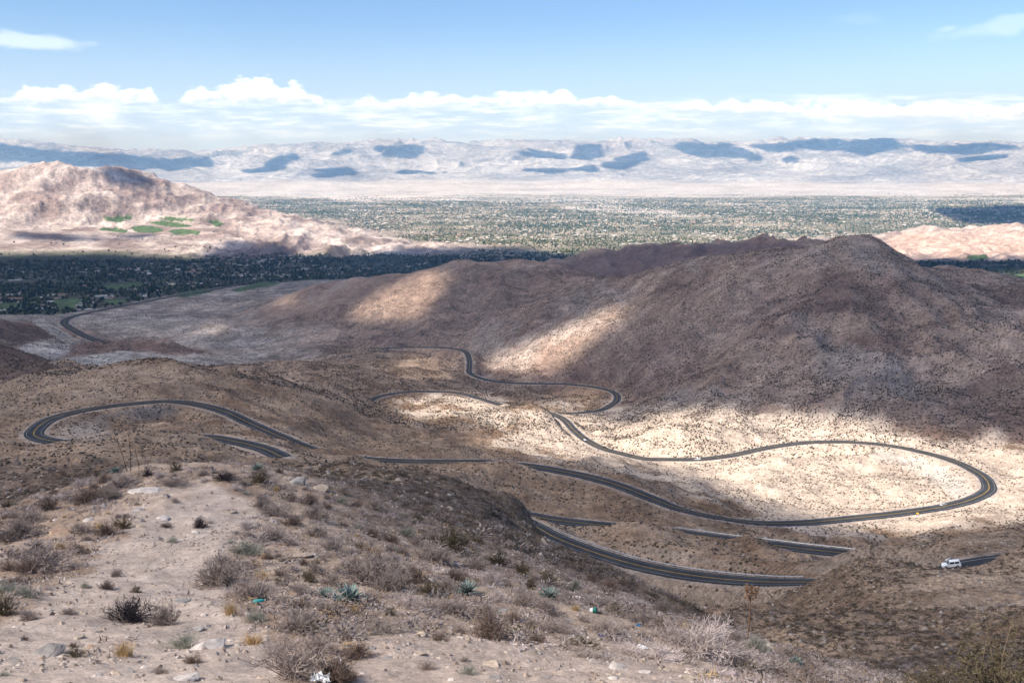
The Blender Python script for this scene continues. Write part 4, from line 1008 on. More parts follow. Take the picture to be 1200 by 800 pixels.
# ---- the shrubs one can single out (photo pixel of the foot, width, label)
NAMED = [
 ('burnt',152,727,62,30,'blackened spiky shrub alone on the bare pale path, lower left'),('grey',193,731,40,26,'grey twiggy shrub touching the right side of the blackened path shrub'),
 ('burnt',235,618,20,16,'small round black shrub in the middle of the pale path near the top'),('burnt',263,562,30,13,'black shrub on the brow of the knoll below the hairpin road'),
 ('burnt',173,557,15,9,'tiny black shrub at the left end of the knoll brow'),('grey',56,666,66,30,'broad grey shrub on the left edge of the pale path'),('brown',33,670,26,16,'brown shrub tucked against the left of the broad path-edge shrub'),
 ('grey',254,685,58,34,'large grey-brown shrub at the right edge of the pale path'),('grey',298,702,58,30,'large grey shrub leaning right above the teal bottle'),('straw',270,720,26,24,'straw-coloured grass tuft standing upright beside the teal bottle'),
 ('straw',295,754,42,16,'low wide straw-coloured grass tuft right of the big pale boulder'),('sage',213,759,40,16,'flat grey-green shrub on the left side of the big pale boulder'),('grey',345,792,76,50,'biggest wiry grey shrub at the bottom edge of the view'),
 ('brown',392,797,58,34,'reddish twiggy shrub at the bottom edge above the white rag'),('grey',354,736,56,24,'grey shrub below the two largest agaves'),('brown',350,713,24,14,'small brown shrub between the teal bottle and the agaves'),
 ('grey',33,726,26,15,'lone small grey shrub left of the blackened path shrub'),('sage',100,688,12,7,'tiny grey-green plant alone on the bare path'),('olive',4,720,30,30,'dark olive shrub cut by the left edge of the view'),
 ('grey',37,612,42,18,'grey shrub on the left shoulder of the knoll above the reddish earth'),('brown',57,597,24,14,'dark brown shrub on the far left shoulder of the knoll'),('grey',20,632,52,26,'wide grey shrub at the left edge below the shoulder of the knoll'),
 ('brown',103,588,34,20,'brown shrub on the left shoulder close to the pale rock slabs'),('grey',127,585,32,16,'grey shrub right above the pale rock slabs'),('grey',143,569,38,14,'grey shrub on the left of the knoll brow below the green agave'),
 ('brown',123,564,20,10,'small brown shrub left of the green agave on the brow'),('grey',204,569,36,13,'low grey shrub in the middle of the knoll brow'),('olive',206,551,13,13,'small olive sprig on the middle of the knoll brow'),
 ('grey',307,594,30,14,'grey shrub below the boulders on the right of the brow'),('grey',370,608,38,22,'round grey shrub right below the boulders of the brow'),('grey',326,604,40,18,'grey shrub between the path and the round shrub below the brow boulders'),
 ('brown',343,614,22,12,'small brown shrub under the brow boulders'),('grey',320,632,40,17,'low grey shrub right of the path half way up the knoll'),('grey',388,644,32,18,'grey shrub on the right side of the knoll below the round shrub'),('sage',288,648,42,14,'low grey-green clump right of the path half way up the knoll'),
 ('brown',575,747,48,36,'round brown spiky shrub with a bent bare stick across it'),('olive',527,643,62,30,'broad dark olive bush on the slope right of the knoll'),('olive',583,662,24,22,'narrow olive bush right above the middle agave'),('olive',633,655,28,16,'olive bush near the edge of the slope above the near road'),
 ('olive',642,683,26,18,'olive bush directly above the brown-skirted agave'),('olive',563,639,18,12,'small olive bush right of the broad dark olive bush'),('olive',612,672,28,16,'olive bush between the middle agave and the brown-skirted agave'),
 ('grey',510,658,56,26,'pale grey shrub below the broad dark olive bush'),('grey',434,684,72,42,'large grey shrub mound right of the two largest agaves'),('grey',458,691,52,28,'grey shrub on the right flank of the large shrub mound'),('brown',483,681,34,22,'brown-grey shrub right of the large shrub mound'),
 ('grey',534,720,46,24,'grey shrub below the middle agave'),('pale',480,712,42,22,'pale shrub right of the two largest agaves near the slope foot'),('grey',447,741,62,16,'wide low grey shrub lying on the lower slope below the agaves'),('brown',516,750,26,11,'flat dark twig clump left of the round spiky shrub'),
 ('grey',613,709,36,20,'grey shrub left of the brown-skirted agave'),('grey',640,717,34,20,'grey shrub below the brown-skirted agave'),('grey',627,737,36,16,'grey shrub right of the round spiky shrub'),('grey',655,742,42,18,'grey shrub left of the white and green cup'),
 ('grey',708,742,46,20,'grey shrub right of the white and green cup'),('grey',752,731,36,18,'grey shrub above the crumpled white paper'),('sage',673,693,20,14,'small grey-green shrub right of the brown-skirted agave'),('rust',760,699,38,12,'rust-coloured dry shrub on the slope edge above the near road bank'),
 ('brown',777,740,32,20,'dark brown shrub left of the huge pale mound'),('brown',713,692,32,16,'brown shrub on the slope edge below the near road'),('pale',826,768,94,44,'huge rounded pale shrub mound on the slope edge'),('pale',786,752,46,24,'pale shrub on the left flank of the huge mound'),
 ('pale',868,786,76,30,'spreading pale shrub below the huge mound'),('grey',903,790,56,22,'grey shrub between the spreading pale shrub and the right-hand agave'),('grey',863,750,24,12,'small dark grey shrub right behind the huge mound'),('straw',866,749,10,8,'small orange grass tuft right behind the huge mound'),
 ('pale',770,772,60,20,'low pale shrub right of the crumpled white paper'),('brown',404,797,30,24,'dark brown shrub rising from the bottom edge of the view right of the white rag'),('grey',505,719,40,18,'grey shrub left below the middle agave'),
 ('pale',735,765,40,14,'low pale shrub left of the crumpled white paper'),('grey',690,770,40,10,'flat grey twigs on the sandy lower slope'),
]
for k, px, py, wv, hv, lab in NAMED: put_shrub(k, px, py, wv, lab, hv, rmax=60)
for px, py, wv, hv, lab in [(1170, 818, 110, 78, 'big dark olive bush filling the bottom right corner'), (1095, 822, 60, 44, 'smaller dark olive bush left of the corner bush'), (1045, 826, 46, 34, 'dark olive sprigs at the bottom edge right of the gully'), (1010, 822, 46, 24, 'leftmost olive sprigs at the bottom edge right of the gully')]:
    put_shrub('olive', px, py, wv, lab, hv, rmax=16)

# ---- agaves
def agave(px, py, wpx, label, skirt=False, rmax=60):
    p = hit(px, py, 6, rmax); width = wpx * p.length / F
    o = bpy.data.objects.new('agave', None); COL.objects.link(o); o.location = p + Vector((0, 0, .03 * width)); o.rotation_euler = (rnd.uniform(-.15, .15), rnd.uniform(-.15, .15), rnd.uniform(0, 6)); o.scale = (width * 1.0,) * 3
    link('leaf_rosette', AG[rnd.randrange(3)], None, o).data.materials.append(M_agave) if not AG[0].materials else None
    if not o.children: link('leaf_rosette', rnd.choice(AG), None, o)
    if skirt:
        link('dead_leaf_skirt', blades(77, 26, .5, .035, 1.0, .02), M_dead, o)
    tag(o, label, 'agave', 'blue-green agaves on the near slope'); placed.append((px, py, wpx)); return o
for g_ in AG: g_.materials.append(M_agave)
for a_ in [(382,700,32,'blue-green agave just left of the largest agave'),(409,706,54,'largest blue-green agave, wide spiky rosette beside a straw tuft'),(547,695,38,'round spiky agave alone in the middle of the slope'),(643,700,32,'agave with a skirt of brown dead leaves near the slope edge',True),
           (136,554,19,'small green agave at the left end of the knoll brow'),(302,551,22,'green agave beside the boulders on the brow'),(933,777,20,'small agave at the lower right on the slope edge'),(129,614,0,'')]:
    if a_[2]: agave(*a_)
put_shrub('straw', 414, 718, 22, 'straw tuft in front of the largest agave', 16)

# ---- bare flower stalks
def stalk(px, py, tx, ty, label, head=False, name='dead_flower_stalk', rad=.012):
    p = hit(px, py, 6, 60); r_ = math.hypot(p.x, p.y); az_, w_ = ray(tx, ty)
    tip = np.array([r_ * math.sin(az_), r_ * math.cos(az_), r_ * float(w_)]) - np.array(p) + np.array([0, -.15, 0])
    b = MB(); P = [np.array([0, 0, -.05]), tip * .35 + np.array([.02, 0, 0]), tip * .7 - np.array([.015, 0, 0]), tip]
    b.tube(P, [rad * 1.2, rad, rad * .8, rad * .5], 5)
    o = link(name, b.mesh('stalk', True), M_dead if head else M_oltw, None, p)
    if head:
        h_ = MB(); g = np.random.default_rng(5)
        for i in range(34):
            q = tip * g.uniform(.74, 1.0); e = rdir(g) * np.array([1, 1, .5]) * .16; h_.tube([q, q + e], [.006, .004]); 
            c_ = q + e; hh = .022; h_.box(c_, np.array([hh, hh, hh * 1.3]))
        link('seed_head', h_.mesh('seed_head'), M_dead, o)
    tag(o, label, 'plant stalk', 'dead flower stalks'); return o
stalk(149, 552, 134, 497, 'leftmost thin bare stalk leaning left above the knoll brow'); stalk(153, 552, 153, 496, 'upright thin bare stalk above the knoll brow'); stalk(163, 549, 160, 523, 'shortest dark bare stalk above the knoll brow')
stalk(170, 549, 190, 508, 'bare stalk leaning right above the knoll brow'); stalk(876, 748, 880, 684, 'rusty agave flower stalk with a brown seed head against the near road', True, rad=.02)
p = hit(578, 740, 6, 60); b = MB(); b.tube([(-.38, -.32, .48), (-.28, -.34, .34), (-.05, -.36, .22), (.22, -.34, .06), (.34, -.30, -.04)], [.008, .012, .014, .014, .01], 5); b.tube([(-.28, -.34, .34), (-.22, -.36, .50)], [.009, .005], 5)
tag(link('bent_stick', b.mesh('stick', True), M_rockt, None, p), 'bent bare stick lying across the round spiky shrub', 'stick')

# ---- rocks one can single out
def rock(px, py, wpx, mt, label, hr=.5, nm='rock', grp='rocks on the near knoll'):
    p = hit(px, py, 6, 60)
    if p is None: return
    width = wpx * p.length / F; me = rnd.choice(ROCK)
    if not me.materials: me.materials.append(M_rockp)
    o = bpy.data.objects.new(nm, me); COL.objects.link(o); o.material_slots[0].link = 'OBJECT'; o.material_slots[0].material = mt
    o.location = p - Vector((0, 0, width * hr * .06)); o.rotation_euler = (rnd.uniform(-.2, .2), rnd.uniform(-.2, .2), rnd.uniform(0, 6)); o.scale = (width * 1.05, width * rnd.uniform(.75, 1.05), width * hr * 1.25)
    tag(o, label, 'rock', grp); placed.append((px, py, wpx)); return o
for q in [(245,758,50,M_rockp,'big pale boulder in the lower path beside the low straw tuft',.45,'boulder'),(53,766,48,M_rockg,'long grey rock at the lower left corner',.4,'boulder'),(107,758,11,M_rocko,'small orange stone alone on the lower left path',1.0),
          (193,608,22,M_rockp,'white rock at the top of the path left of the small black shrub',.5),(160,598,18,M_rockp,'pale rock below the slabs on the knoll',.5),(168,577,46,M_rockp,'flat pale rock slab on the knoll brow',.22,'boulder'),(104,610,16,M_rockp,'white stone on the left of the knoll top',.6),
          (233,624,18,M_rockp,'pale stone right under the small round black shrub',.4),(353,650,32,M_rockt,'tan rock right of the path half way up',.4),(350,566,24,M_rockg,'grey boulder on the right of the brow',1.0,'boulder'),(374,573,28,M_rockt,'tan boulder on the right end of the brow',.8,'boulder'),(338,562,18,M_rockt,'smaller tan boulder left of the brow boulders',.8),
          (214,704,22,M_rockg,'flat grey stone right of the blackened path shrub',.3),(230,737,22,M_rockg,'grey stone above the big pale boulder',.5),(113,648,18,M_rockp,'pale stone in the upper left path',.4),(70,625,32,M_rocko,'reddish lump of rock on the left shoulder',.5),(213,796,40,M_rockp,'white crumbly rock at the bottom edge below the big boulder',.35),
          (58,665,6,M_rockp,'tiny white stone in front of the broad path-edge shrub',.8),(305,646,20,M_rockt,'flat tan stone on the path edge half way up',.35),(150,786,16,M_rockg,'grey stone near the bottom edge left of the path',.5),(270,600,16,M_rockt,'tan stone at the top right of the path',.5),(320,612,16,M_rockp,'pale stone below the brow boulders',.5),
          (658,790,24,M_rockt,'flat tan stone on the sand at the bottom edge',.35),(676,700,14,M_rockp,'pale stone right of the brown-skirted agave',.6),(520,668,12,M_rockp,'pale stone in the gravel below the broad olive bush',.8),(505,679,12,M_rockp,'white stone left of the middle agave',.8),(533,660,14,M_rockp,'largest pale stone in the gravel patch above the middle agave',.8),
          (590,715,14,M_rockg,'grey stone right below the middle agave',.6),(698,733,12,M_rockg,'grey stone under the white and green cup',.6),(797,750,16,M_rockg,'grey rock on the left of the huge pale mound',.8),(465,760,8,M_rockg,'small grey stone on the sandy lower slope',.7),(610,763,9,M_rockg,'small dark stone on the sand right of the spiky shrub',.7)]:
    rock(*q)

# ---- litter
def litter(px, py, wpx, label, kind, col, cat='litter'):
    p = hit(px, py, 6, 60); s_ = wpx * p.length / F; b = MB(); g = np.random.default_rng(px); m = plain(kind + '_surface', col, .45, .08, 8, spec=.4)
    if kind == 'paper_cup':
        th = np.linspace(0, 2 * math.pi, 15)[:-1]; ring = lambda r, z: np.stack([r * np.cos(th), r * np.sin(th), np.full(14, z)], -1) * s_
        b.loft([ring(.30, 0), ring(.33, .35), ring(.36, .7), ring(.40, 1.0)]); o = link(kind, b.mesh('cup', True), m, None, p + Vector((0, 0, .32 * s_)))
        l_ = MB(); l_.loft([ring(.375, .45), ring(.405, .5), ring(.43, .98), ring(.435, 1.01)]); link('sleeve', l_.mesh('sleeve', True), plain('green_print', (.01, .12, .10), .5, .1, 6), o); o.rotation_euler = (0, 1.35, -.4)
    elif kind == 'plastic_bottle':
        th = np.linspace(0, 2 * math.pi, 13)[:-1]; ring = lambda r, z: np.stack([r * np.cos(th), r * np.sin(th), np.full(12, z)], -1) * s_
        b.loft([ring(.14, 0), ring(.16, .03), ring(.16, .6), ring(.13, .7), ring(.05, .85)]); o = link(kind, b.mesh('bottle', True), m, None, p + Vector((0, 0, .16 * s_)))
        l_ = MB(); l_.loft([ring(.06, .85), ring(.06, .95)]); link('cap', l_.mesh('cap', True), m_whi, o); o.rotation_euler = (0, 1.5, .2)
    else:
        n_ = 7; u = np.linspace(-.5, .5, n_); gx, gy = np.meshgrid(u, u); z = np.abs(g.normal(0, .16, gx.shape)) + .12
        top_ = np.stack([gx + g.normal(0, .05, gx.shape), gy * .8 + g.normal(0, .05, gx.shape), z], -1).reshape(-1, 3) * s_; bot_ = top_ - np.array([0, 0, .03 * s_]); idx = np.arange(n_ * n_).reshape(n_, n_)
        q = np.stack([idx[:-1, :-1], idx[:-1, 1:], idx[1:, 1:], idx[1:, :-1]], -1).reshape(-1, 4); b.add(np.vstack([top_, bot_]), [q, q[:, ::-1] + n_ * n_])
        o = link(kind, b.mesh('paper'), m, None, p)
    tag(o, label, cat, 'litter on the near slope')
litter(692, 717, 7.5, 'white and green paper cup lying in the grey shrubs', 'paper_cup', (.8, .8, .78)); litter(752, 761, 11, 'crumpled white paper at the foot of the low pale shrubs', 'crumpled_paper', (.8, .8, .82)); litter(297, 707, 14, 'teal plastic bottle under the large grey shrub', 'plastic_bottle', (.02, .22, .22))
litter(748, 733, 5, 'bright blue wrapper above the crumpled white paper', 'wrapper', (.04, .15, .30)); litter(376, 798, 20, 'white rag at the bottom edge between two twiggy shrubs', 'rag', (.7, .7, .68)); litter(609, 727, 6, 'small blue wrapper left of the cup', 'wrapper', (.10, .2, .45)); litter(438, 742, 6, 'small pale wrapper on the wide low shrub', 'wrapper', (.6, .65, .75))
litter(704, 745, 5, 'scrap of dark blue plastic right below the cup', 'plastic_scrap', (.06, .1, .3)); litter(462, 644, 5, 'bright green scrap among the shrubs above the large mound', 'plastic_scrap', (.05, .3, .1))

# ---- the many other shrubs and rocks of the knoll, each its own object
LM = [(152,715,'blackened path shrub'),(235,612,'small round black shrub'),(263,556,'black shrub on the brow'),(255,675,'large grey-brown shrub'),(245,752,'big pale boulder'),(53,760,'long grey rock'),(409,698,'largest agave'),(547,685,'middle agave'),(643,694,'brown-skirted agave'),
      (136,550,'brow agave at left'),(350,560,'brow boulders'),(575,735,'round spiky shrub'),(527,632,'broad olive bush'),(434,670,'large shrub mound'),(692,714,'white and green cup'),(752,758,'crumpled white paper'),(826,750,'huge pale mound'),(933,772,'right-hand agave'),
      (760,695,'rust-coloured shrub'),(70,620,'reddish rock lump'),(345,770,'biggest wiry shrub'),(56,655,'broad path-edge shrub'),(168,573,'flat rock slab'),(297,705,'teal bottle'),(470,600,'dark stony slope'),(633,648,'olive bush near the edge'),(20,625,'wide shrub at the left edge')]
KT = {'grey': 'grey dry shrub', 'brown': 'brown dry shrub', 'pale': 'pale pinkish shrub', 'straw': 'straw-coloured grass tuft', 'sage': 'grey-green shrub', 'olive': 'olive bush', 'burnt': 'blackish shrub'}
used_labels = {o.get('label') for o in bpy.data.objects}
def rel_to(px, py, k):
    q = sorted(LM, key=lambda m: math.hypot(m[0] - px, (m[1] - py) * 1.3))[k]; dx, dy = px - q[0], (py - q[1]) * 1.3
    d_ = math.hypot(dx, dy); near_ = 'just ' if d_ < 26 else ('well ' if d_ > 60 else '')
    w_ = ('left of' if dx < 0 else 'right of') if abs(dx) > abs(dy) else ('above' if dy < 0 else 'below')
    return near_ + w_ + ' the ' + q[2]
def auto_label(kt, px, py, size):
    for s_ in (f'{size} {kt} {rel_to(px, py, 0)}', f'{size} {kt} {rel_to(px, py, 0)}, {rel_to(px, py, 1)}', f'{size} {kt} {rel_to(px, py, 0)}, {rel_to(px, py, 2)}'):
        if s_ not in used_labels and len(s_.split()) <= 16: used_labels.add(s_); return s_
    return None
free = poly_mask([[(170,566),(262,566),(300,590),(265,640),(255,690),(310,745),(330,800),(0,800),(0,735),(60,690),(90,668),(150,620)]]); free2 = poly_mask([[(420,742),(560,748),(640,760),(720,772),(900,815),(420,815)]], 6)
dens = poly_mask([[(270,610),(330,560),(420,575),(620,680),(800,740),(860,800),(720,760),(560,735),(430,740),(340,690),(300,700),(280,660)],[(0,560),(170,552),(130,600),(90,655),(0,690)]])
n_auto = 0; tries = 0
while n_auto < 190 and tries < 6000:
    tries += 1
    px = rnd.uniform(0, 930); py = rnd.uniform(552, 796)
    p = hit(px, py, 6, 70)
    if p is None or p.length > 62: continue
    dn = sample(dens, np.array([px]), np.array([py]))[0] > .5; fr = sample(free, np.array([px]), np.array([py]))[0] > .5 or sample(free2, np.array([px]), np.array([py]))[0] > .5
    if fr and rnd.random() > .06: continue
    if not dn and rnd.random() > .55: continue
    size_m = rnd.choice((.22, .3, .38, .5, .7)) * (.6 if fr else 1); wpx = size_m * F / p.length
    if any(math.hypot(px - a, (py - b_) * 1.6) < .42 * (wpx + c_) for a, b_, c_ in placed): continue
    k = rnd.choices(('grey', 'brown', 'pale', 'sage', 'straw', 'olive'), (46, 18, 16, 12, 5, 8))[0]
    lab = auto_label(KT[k], px, py, 'small' if size_m < .4 else ('mid-sized' if size_m < .7 else 'broad'))
    if lab is None: continue
    if put_shrub(k, px, py, wpx, lab, None, rmax=70): n_auto += 1
n_r = 0; tries = 0
while n_r < 90 and tries < 3000:
    tries += 1; px = rnd.uniform(0, 930); py = rnd.uniform(552, 797); p = hit(px, py, 6, 60)
    if p is None or p.length > 50: continue
    wpx = rnd.choice((.10, .14, .2, .28)) * F / p.length
    if any(math.hypot(px - a, (py - b_) * 1.6) < .35 * (wpx + c_) for a, b_, c_ in placed): continue
    mt, kt = rnd.choice(((M_rockp, 'pale stone'), (M_rockt, 'tan stone'), (M_rockt, 'tan stone'), (M_rockg, 'grey stone')))
    lab = auto_label(kt, px, py, 'small' if wpx * p.length / F < .18 else 'larger')
    if lab and rock(px, py, wpx, mt, lab, rnd.uniform(.35, .8), 'stone', 'loose stones on the near knoll'): n_r += 1
tick('near plants')

# ---- scrub and gravel nobody could count
def scatter(n, rlo, rhi, azm=.56):
    u = rng.random(n); r = np.sqrt(rlo ** 2 + u * (rhi ** 2 - rlo ** 2)); a = rng.uniform(-azm, azm, n)
    return r, a
def near_idx(r, a):
    return np.clip(np.searchsorted(ls, np.log(r)), 0, NR - 1), np.clip(np.searchsorted(azs, a), 0, NC - 1)
def mass(name, P, size, hgt, col, tmplV, tmplF, jit=.25, mt=None):
    """many small bodies in one mesh: every one a turned, scaled, jittered copy of a template"""
    n, k = len(P), len(tmplV); th = rng.uniform(0, 6.283, n); c_, s_ = np.cos(th), np.sin(th)
    T = tmplV[None] * (1 + jit * rng.normal(size=(n, k, 1))) 
    V = np.empty((n, k, 3)); V[..., 0] = (T[..., 0] * c_[:, None] - T[..., 1] * s_[:, None]) * size[:, None] + P[:, 0:1]; V[..., 1] = (T[..., 0] * s_[:, None] + T[..., 1] * c_[:, None]) * size[:, None] + P[:, 1:2]; V[..., 2] = T[..., 2] * hgt[:, None] + P[:, 2:3]
    Fq = (tmplF[None] + (np.arange(n) * k)[:, None, None]).reshape(-1, tmplF.shape[1])
    cc = np.repeat(col, k, 0)
    return stuff(link(name, mesh_of(name, V.reshape(-1, 3), [Fq], cc, False), mt))
m_mass, _, _, _ = attr_mat('scrub', .95, ())
# template: low tangled bush of loose triangles round a core (for bushes a few pixels wide)
g = np.random.default_rng(3); tv, tf = [], []
for i in range(44):
    d = rdir(g) * g.uniform(.2, .52); _, u, v = frame(g.normal(size=3)); s_ = g.uniform(.06, .13)
    tv += [d + u * s_, d - u * s_ * .5 + v * s_ * .8, d - u * s_ * .5 - v * s_ * .8]; tf.append((3 * i, 3 * i + 1, 3 * i + 2))
BUSH = (np.array(tv), np.array(tf))
tv, tf = [], []
for i in range(120):
    d = rdir(g) * g.uniform(.2, .55); _, u, v = frame(d + g.normal(0, .5, 3)); s_ = g.uniform(.05, .1)
    tv += [d + v * .018, d - v * .018, d + u * .12 + (d / np.linalg.norm(d)) * s_]; tf.append((3 * i, 3 * i + 1, 3 * i + 2))
BUSHF = (np.array(tv), np.array(tf))
def dome(n=6):
    V = [(.5 * math.cos(2 * math.pi * i / n), .5 * math.sin(2 * math.pi * i / n), -.1) for i in range(n)] + [(.36 * math.cos(2 * math.pi * (i + .5) / n), .36 * math.sin(2 * math.pi * (i + .5) / n), .34) for i in range(n)] + [(0, 0, .5)]
    f = []
    for i in range(n): j = (i + 1) % n; f += [(i, j, n + i), (j, n + j, n + i), (n + i, n + j, 2 * n)]
    return np.array(V), np.array(f)
DOME = dome(6); DOME5 = dome(5)
OCT = (np.array([(.5, 0, 0), (0, .5, 0), (-.5, 0, 0), (0, -.5, 0), (0, 0, .5), (0, 0, -.3)], float), np.array([(0, 1, 4), (1, 2, 4), (2, 3, 4), (3, 0, 4), (1, 0, 5), (2, 1, 5), (3, 2, 5), (0, 3, 5)]))
PAL = np.array([(.060, .042, .030), (.085, .062, .042), (.070, .060, .037), (.17, .135, .12), (.11, .08, .06), (.05, .04, .03)])
PALN = np.array([(.10, .075, .06), (.19, .15, .135), (.14, .105, .085), (.24, .20, .185), (.075, .06, .04)])
def scrub(name, n, rlo, rhi, smin, smax, tmpl, pal, classes, bare=.0, hk=.75, pw=None, clump=40.0):
    r, a = scatter(n, rlo, rhi); i, j = near_idx(r, a)
    x, y = r * np.sin(a), r * np.cos(a)
    ok_ = VIS[i, j] & (DR[i, j] > HWR[i, j] + 3.0) & np.isin(CLASS[i, j], classes)
    if bare is not None: ok_ &= (fbm(x / clump, y / clump, 3, 401) * .9 + rng.normal(0, .35, n)) > bare
    x, y = x[ok_], y[ok_]; z = zat(x, y); m = len(x)
    s = smin + (smax - smin) * rng.random(m) ** 2.0; c_ = pal[rng.choice(len(pal), m, p=pw)] * rng.uniform(.75, 1.3, (m, 1))
    print('scrub', name, m)
    mass(name, np.stack([x, y, z], -1), s, s * hk * rng.uniform(.7, 1.2, m), c_, tmpl[0], tmpl[1], .18, m_mass)
scrub('scrub', 40000, 38, 130, .35, 1.2, BUSHF, PALN, (0, 1), -.3, .7)
scrub('scrub', 70000, 125, 330, .45, 1.4, BUSH, PAL * 1.35, (0, 1), -.15, .7)
scrub('scrub', 150000, 330, 1150, .6, 1.6, DOME, PAL * 1.15, (1, 2), -.05, .8)
scrub('scrub', 480000, 900, 2600, 1.0, 2.3, DOME5, PAL[[0, 1, 5]] * .8, (2, 1), -.1, .8)
scrub('scrub', 260000, 1800, 4400, 1.3, 3.4, OCT, PAL[[0, 1, 2, 4]] * .7, (3, 1), -.1, .8, None, 160.)
RP = np.array([(.40, .335, .285), (.36, .285, .225), (.31, .24, .19), (.27, .23, .205), (.22, .165, .13)])
def gravel(n, rlo, rhi, smin, smax, classes):
    r, a = scatter(n, rlo, rhi); i, j = near_idx(r, a); x, y = r * np.sin(a), r * np.cos(a)
    ok_ = VIS[i, j] & np.isin(CLASS[i, j], classes) & (DR[i, j] > HWR[i, j] + 2) & (fbm(x / 3.0 / (rlo / 8), y / 3.0 / (rlo / 8), 3, 411) + rng.normal(0, .35, n) > -.15); x, y = x[ok_], y[ok_]; m = len(x)
    s = smin + (smax - smin) * rng.random(m) ** 7; c_ = RP[rng.integers(0, 5, m)] * rng.uniform(.75, 1.2, (m, 1)); print('gravel', m)
    mass('gravel', np.stack([x, y, zat(x, y) + s * .08], -1), s, s * rng.uniform(.45, .8, m), c_, OCT[0], OCT[1], .28, m_mass)
gravel(60000, 7, 26, .010, .10, (0,)); gravel(26000, 24, 60, .02, .22, (0, 1)); gravel(60000, 60, 330, .12, 1.2, (0, 1)); gravel(30000, 330, 1100, .4, 1.9, (1,))
# low dead twigs and stubble between the shrubs of the knoll
tv, tf = [], []
g = np.random.default_rng(8)
for i in range(16):
    p0 = np.array([g.normal(0, .2), g.normal(0, .2), -.02]); e = rdir(g, .1) * g.uniform(.3, .55); _, u, v = frame(e); q = p0 + e
    k = len(tv); tv += [p0 + u * .012, p0 - u * .012, q]; tf.append((k, k + 1, k + 2)); tv += [p0 + v * .012, p0 - v * .012, q]; tf.append((k + 3, k + 4, k + 5))
STUB = (np.array(tv), np.array(tf))
def stubble(n, rlo, rhi):
    r, a = scatter(n, rlo, rhi); i, j = near_idx(r, a); x, y = r * np.sin(a), r * np.cos(a); px, py = PX[i, j], PY[i, j]
    inside = (px > 0) & (px < 1200) & (py < 860); fr = np.maximum(sample(free, px, py), sample(free2, px, py))
    ok_ = VIS[i, j] & inside & np.isin(CLASS[i, j], (0, 1)) & (fbm(x / 2.5, y / 2.5, 3, 421) + rng.normal(0, .3, n) > -.18 + 1.3 * fr); x, y = x[ok_], y[ok_]; m = len(x)
    pal = np.array([(.31, .25, .235), (.22, .165, .14), (.40, .335, .31), (.34, .23, .12), (.12, .09, .075)]); s = rng.uniform(.12, .42, m); c_ = pal[rng.choice(5, m, p=[.4, .22, .2, .06, .12])] * rng.uniform(.7, 1.2, (m, 1)); print('stubble', m)
    mass('dead_twigs', np.stack([x, y, zat(x, y)], -1), s, s * rng.uniform(.4, .8, m), c_, STUB[0], STUB[1], .1, m_mass)
stubble(44000, 8, 62)
def low_scrub(n, rlo, rhi, smin, smax):
    r, a = scatter(n, rlo, rhi); i, j = near_idx(r, a); x, y = r * np.sin(a), r * np.cos(a); px, py = PX[i, j], PY[i, j]; fr = np.maximum(sample(free, px, py), sample(free2, px, py))
    ok_ = VIS[i, j] & (px > -20) & (px < 1220) & (py < 880) & np.isin(CLASS[i, j], (0, 1)) & (fbm(x / 4.5, y / 4.5, 3, 431) + rng.normal(0, .3, n) > .0 + 1.5 * fr); x, y = x[ok_], y[ok_]; m = len(x)
    s = smin + (smax - smin) * rng.random(m) ** 1.6; c_ = PALN[rng.choice(5, m, p=[.13, .30, .17, .34, .06])] * rng.uniform(.75, 1.25, (m, 1)); print('low scrub', m)
    mass('low_scrub', np.stack([x, y, zat(x, y)], -1), s, s * rng.uniform(.45, .8, m), c_, BUSHF[0], BUSHF[1], .15, m_mass)
low_scrub(5200, 9, 62, .16, .62)
tick('scrub')

# ---- vehicles
M_glass = plain('car_glass', (.015, .018, .022), .08, .05, 2, spec=.6); M_tyre = plain('tyre_rubber', (.02, .02, .02), .9, .1, 4); M_rim = plain('wheel_alloy', (.45, .45, .46), .35, .1, 4, metal=.8); M_red = plain('tail_lamp', (.35, .01, .01), .3, .1, 4); M_head = plain('head_lamp', (.8, .8, .78), .15, .05, 4); M_trim = plain('black_trim', (.025, .025, .026), .6, .1, 4)
def road_at(px, py, k):
    az_, w_ = ray(px, py); L = road_lines[k][1]; r_ = np.hypot(L[:, 0], L[:, 1]); q = project(L[:, 0], L[:, 1], L[:, 2])
    i = int(np.argmin((q[0] - px) ** 2 + (q[1] - py) ** 2)); t_ = L[min(i + 2, len(L) - 1)] - L[max(i - 2, 0)]; return L[i], t_ / np.linalg.norm(t_)
def section(prof, hw, taper_z, taper):
    """side outline (x forward, z up) swept to both sides, sides leaning in above taper_z"""
    b = MB(); rings = []
    for f, inset in ((-1, .06), (-.93, 0), (.93, 0), (1, .06)):
        ring = []
        for x, z in prof:
            lean = max(0, z - taper_z) * taper; ring.append((x * (1 - inset * .12), f * (hw - lean), z - (inset * .5 if z > taper_z else 0)))
        rings.append(np.array(ring))
    b.loft(rings); return b
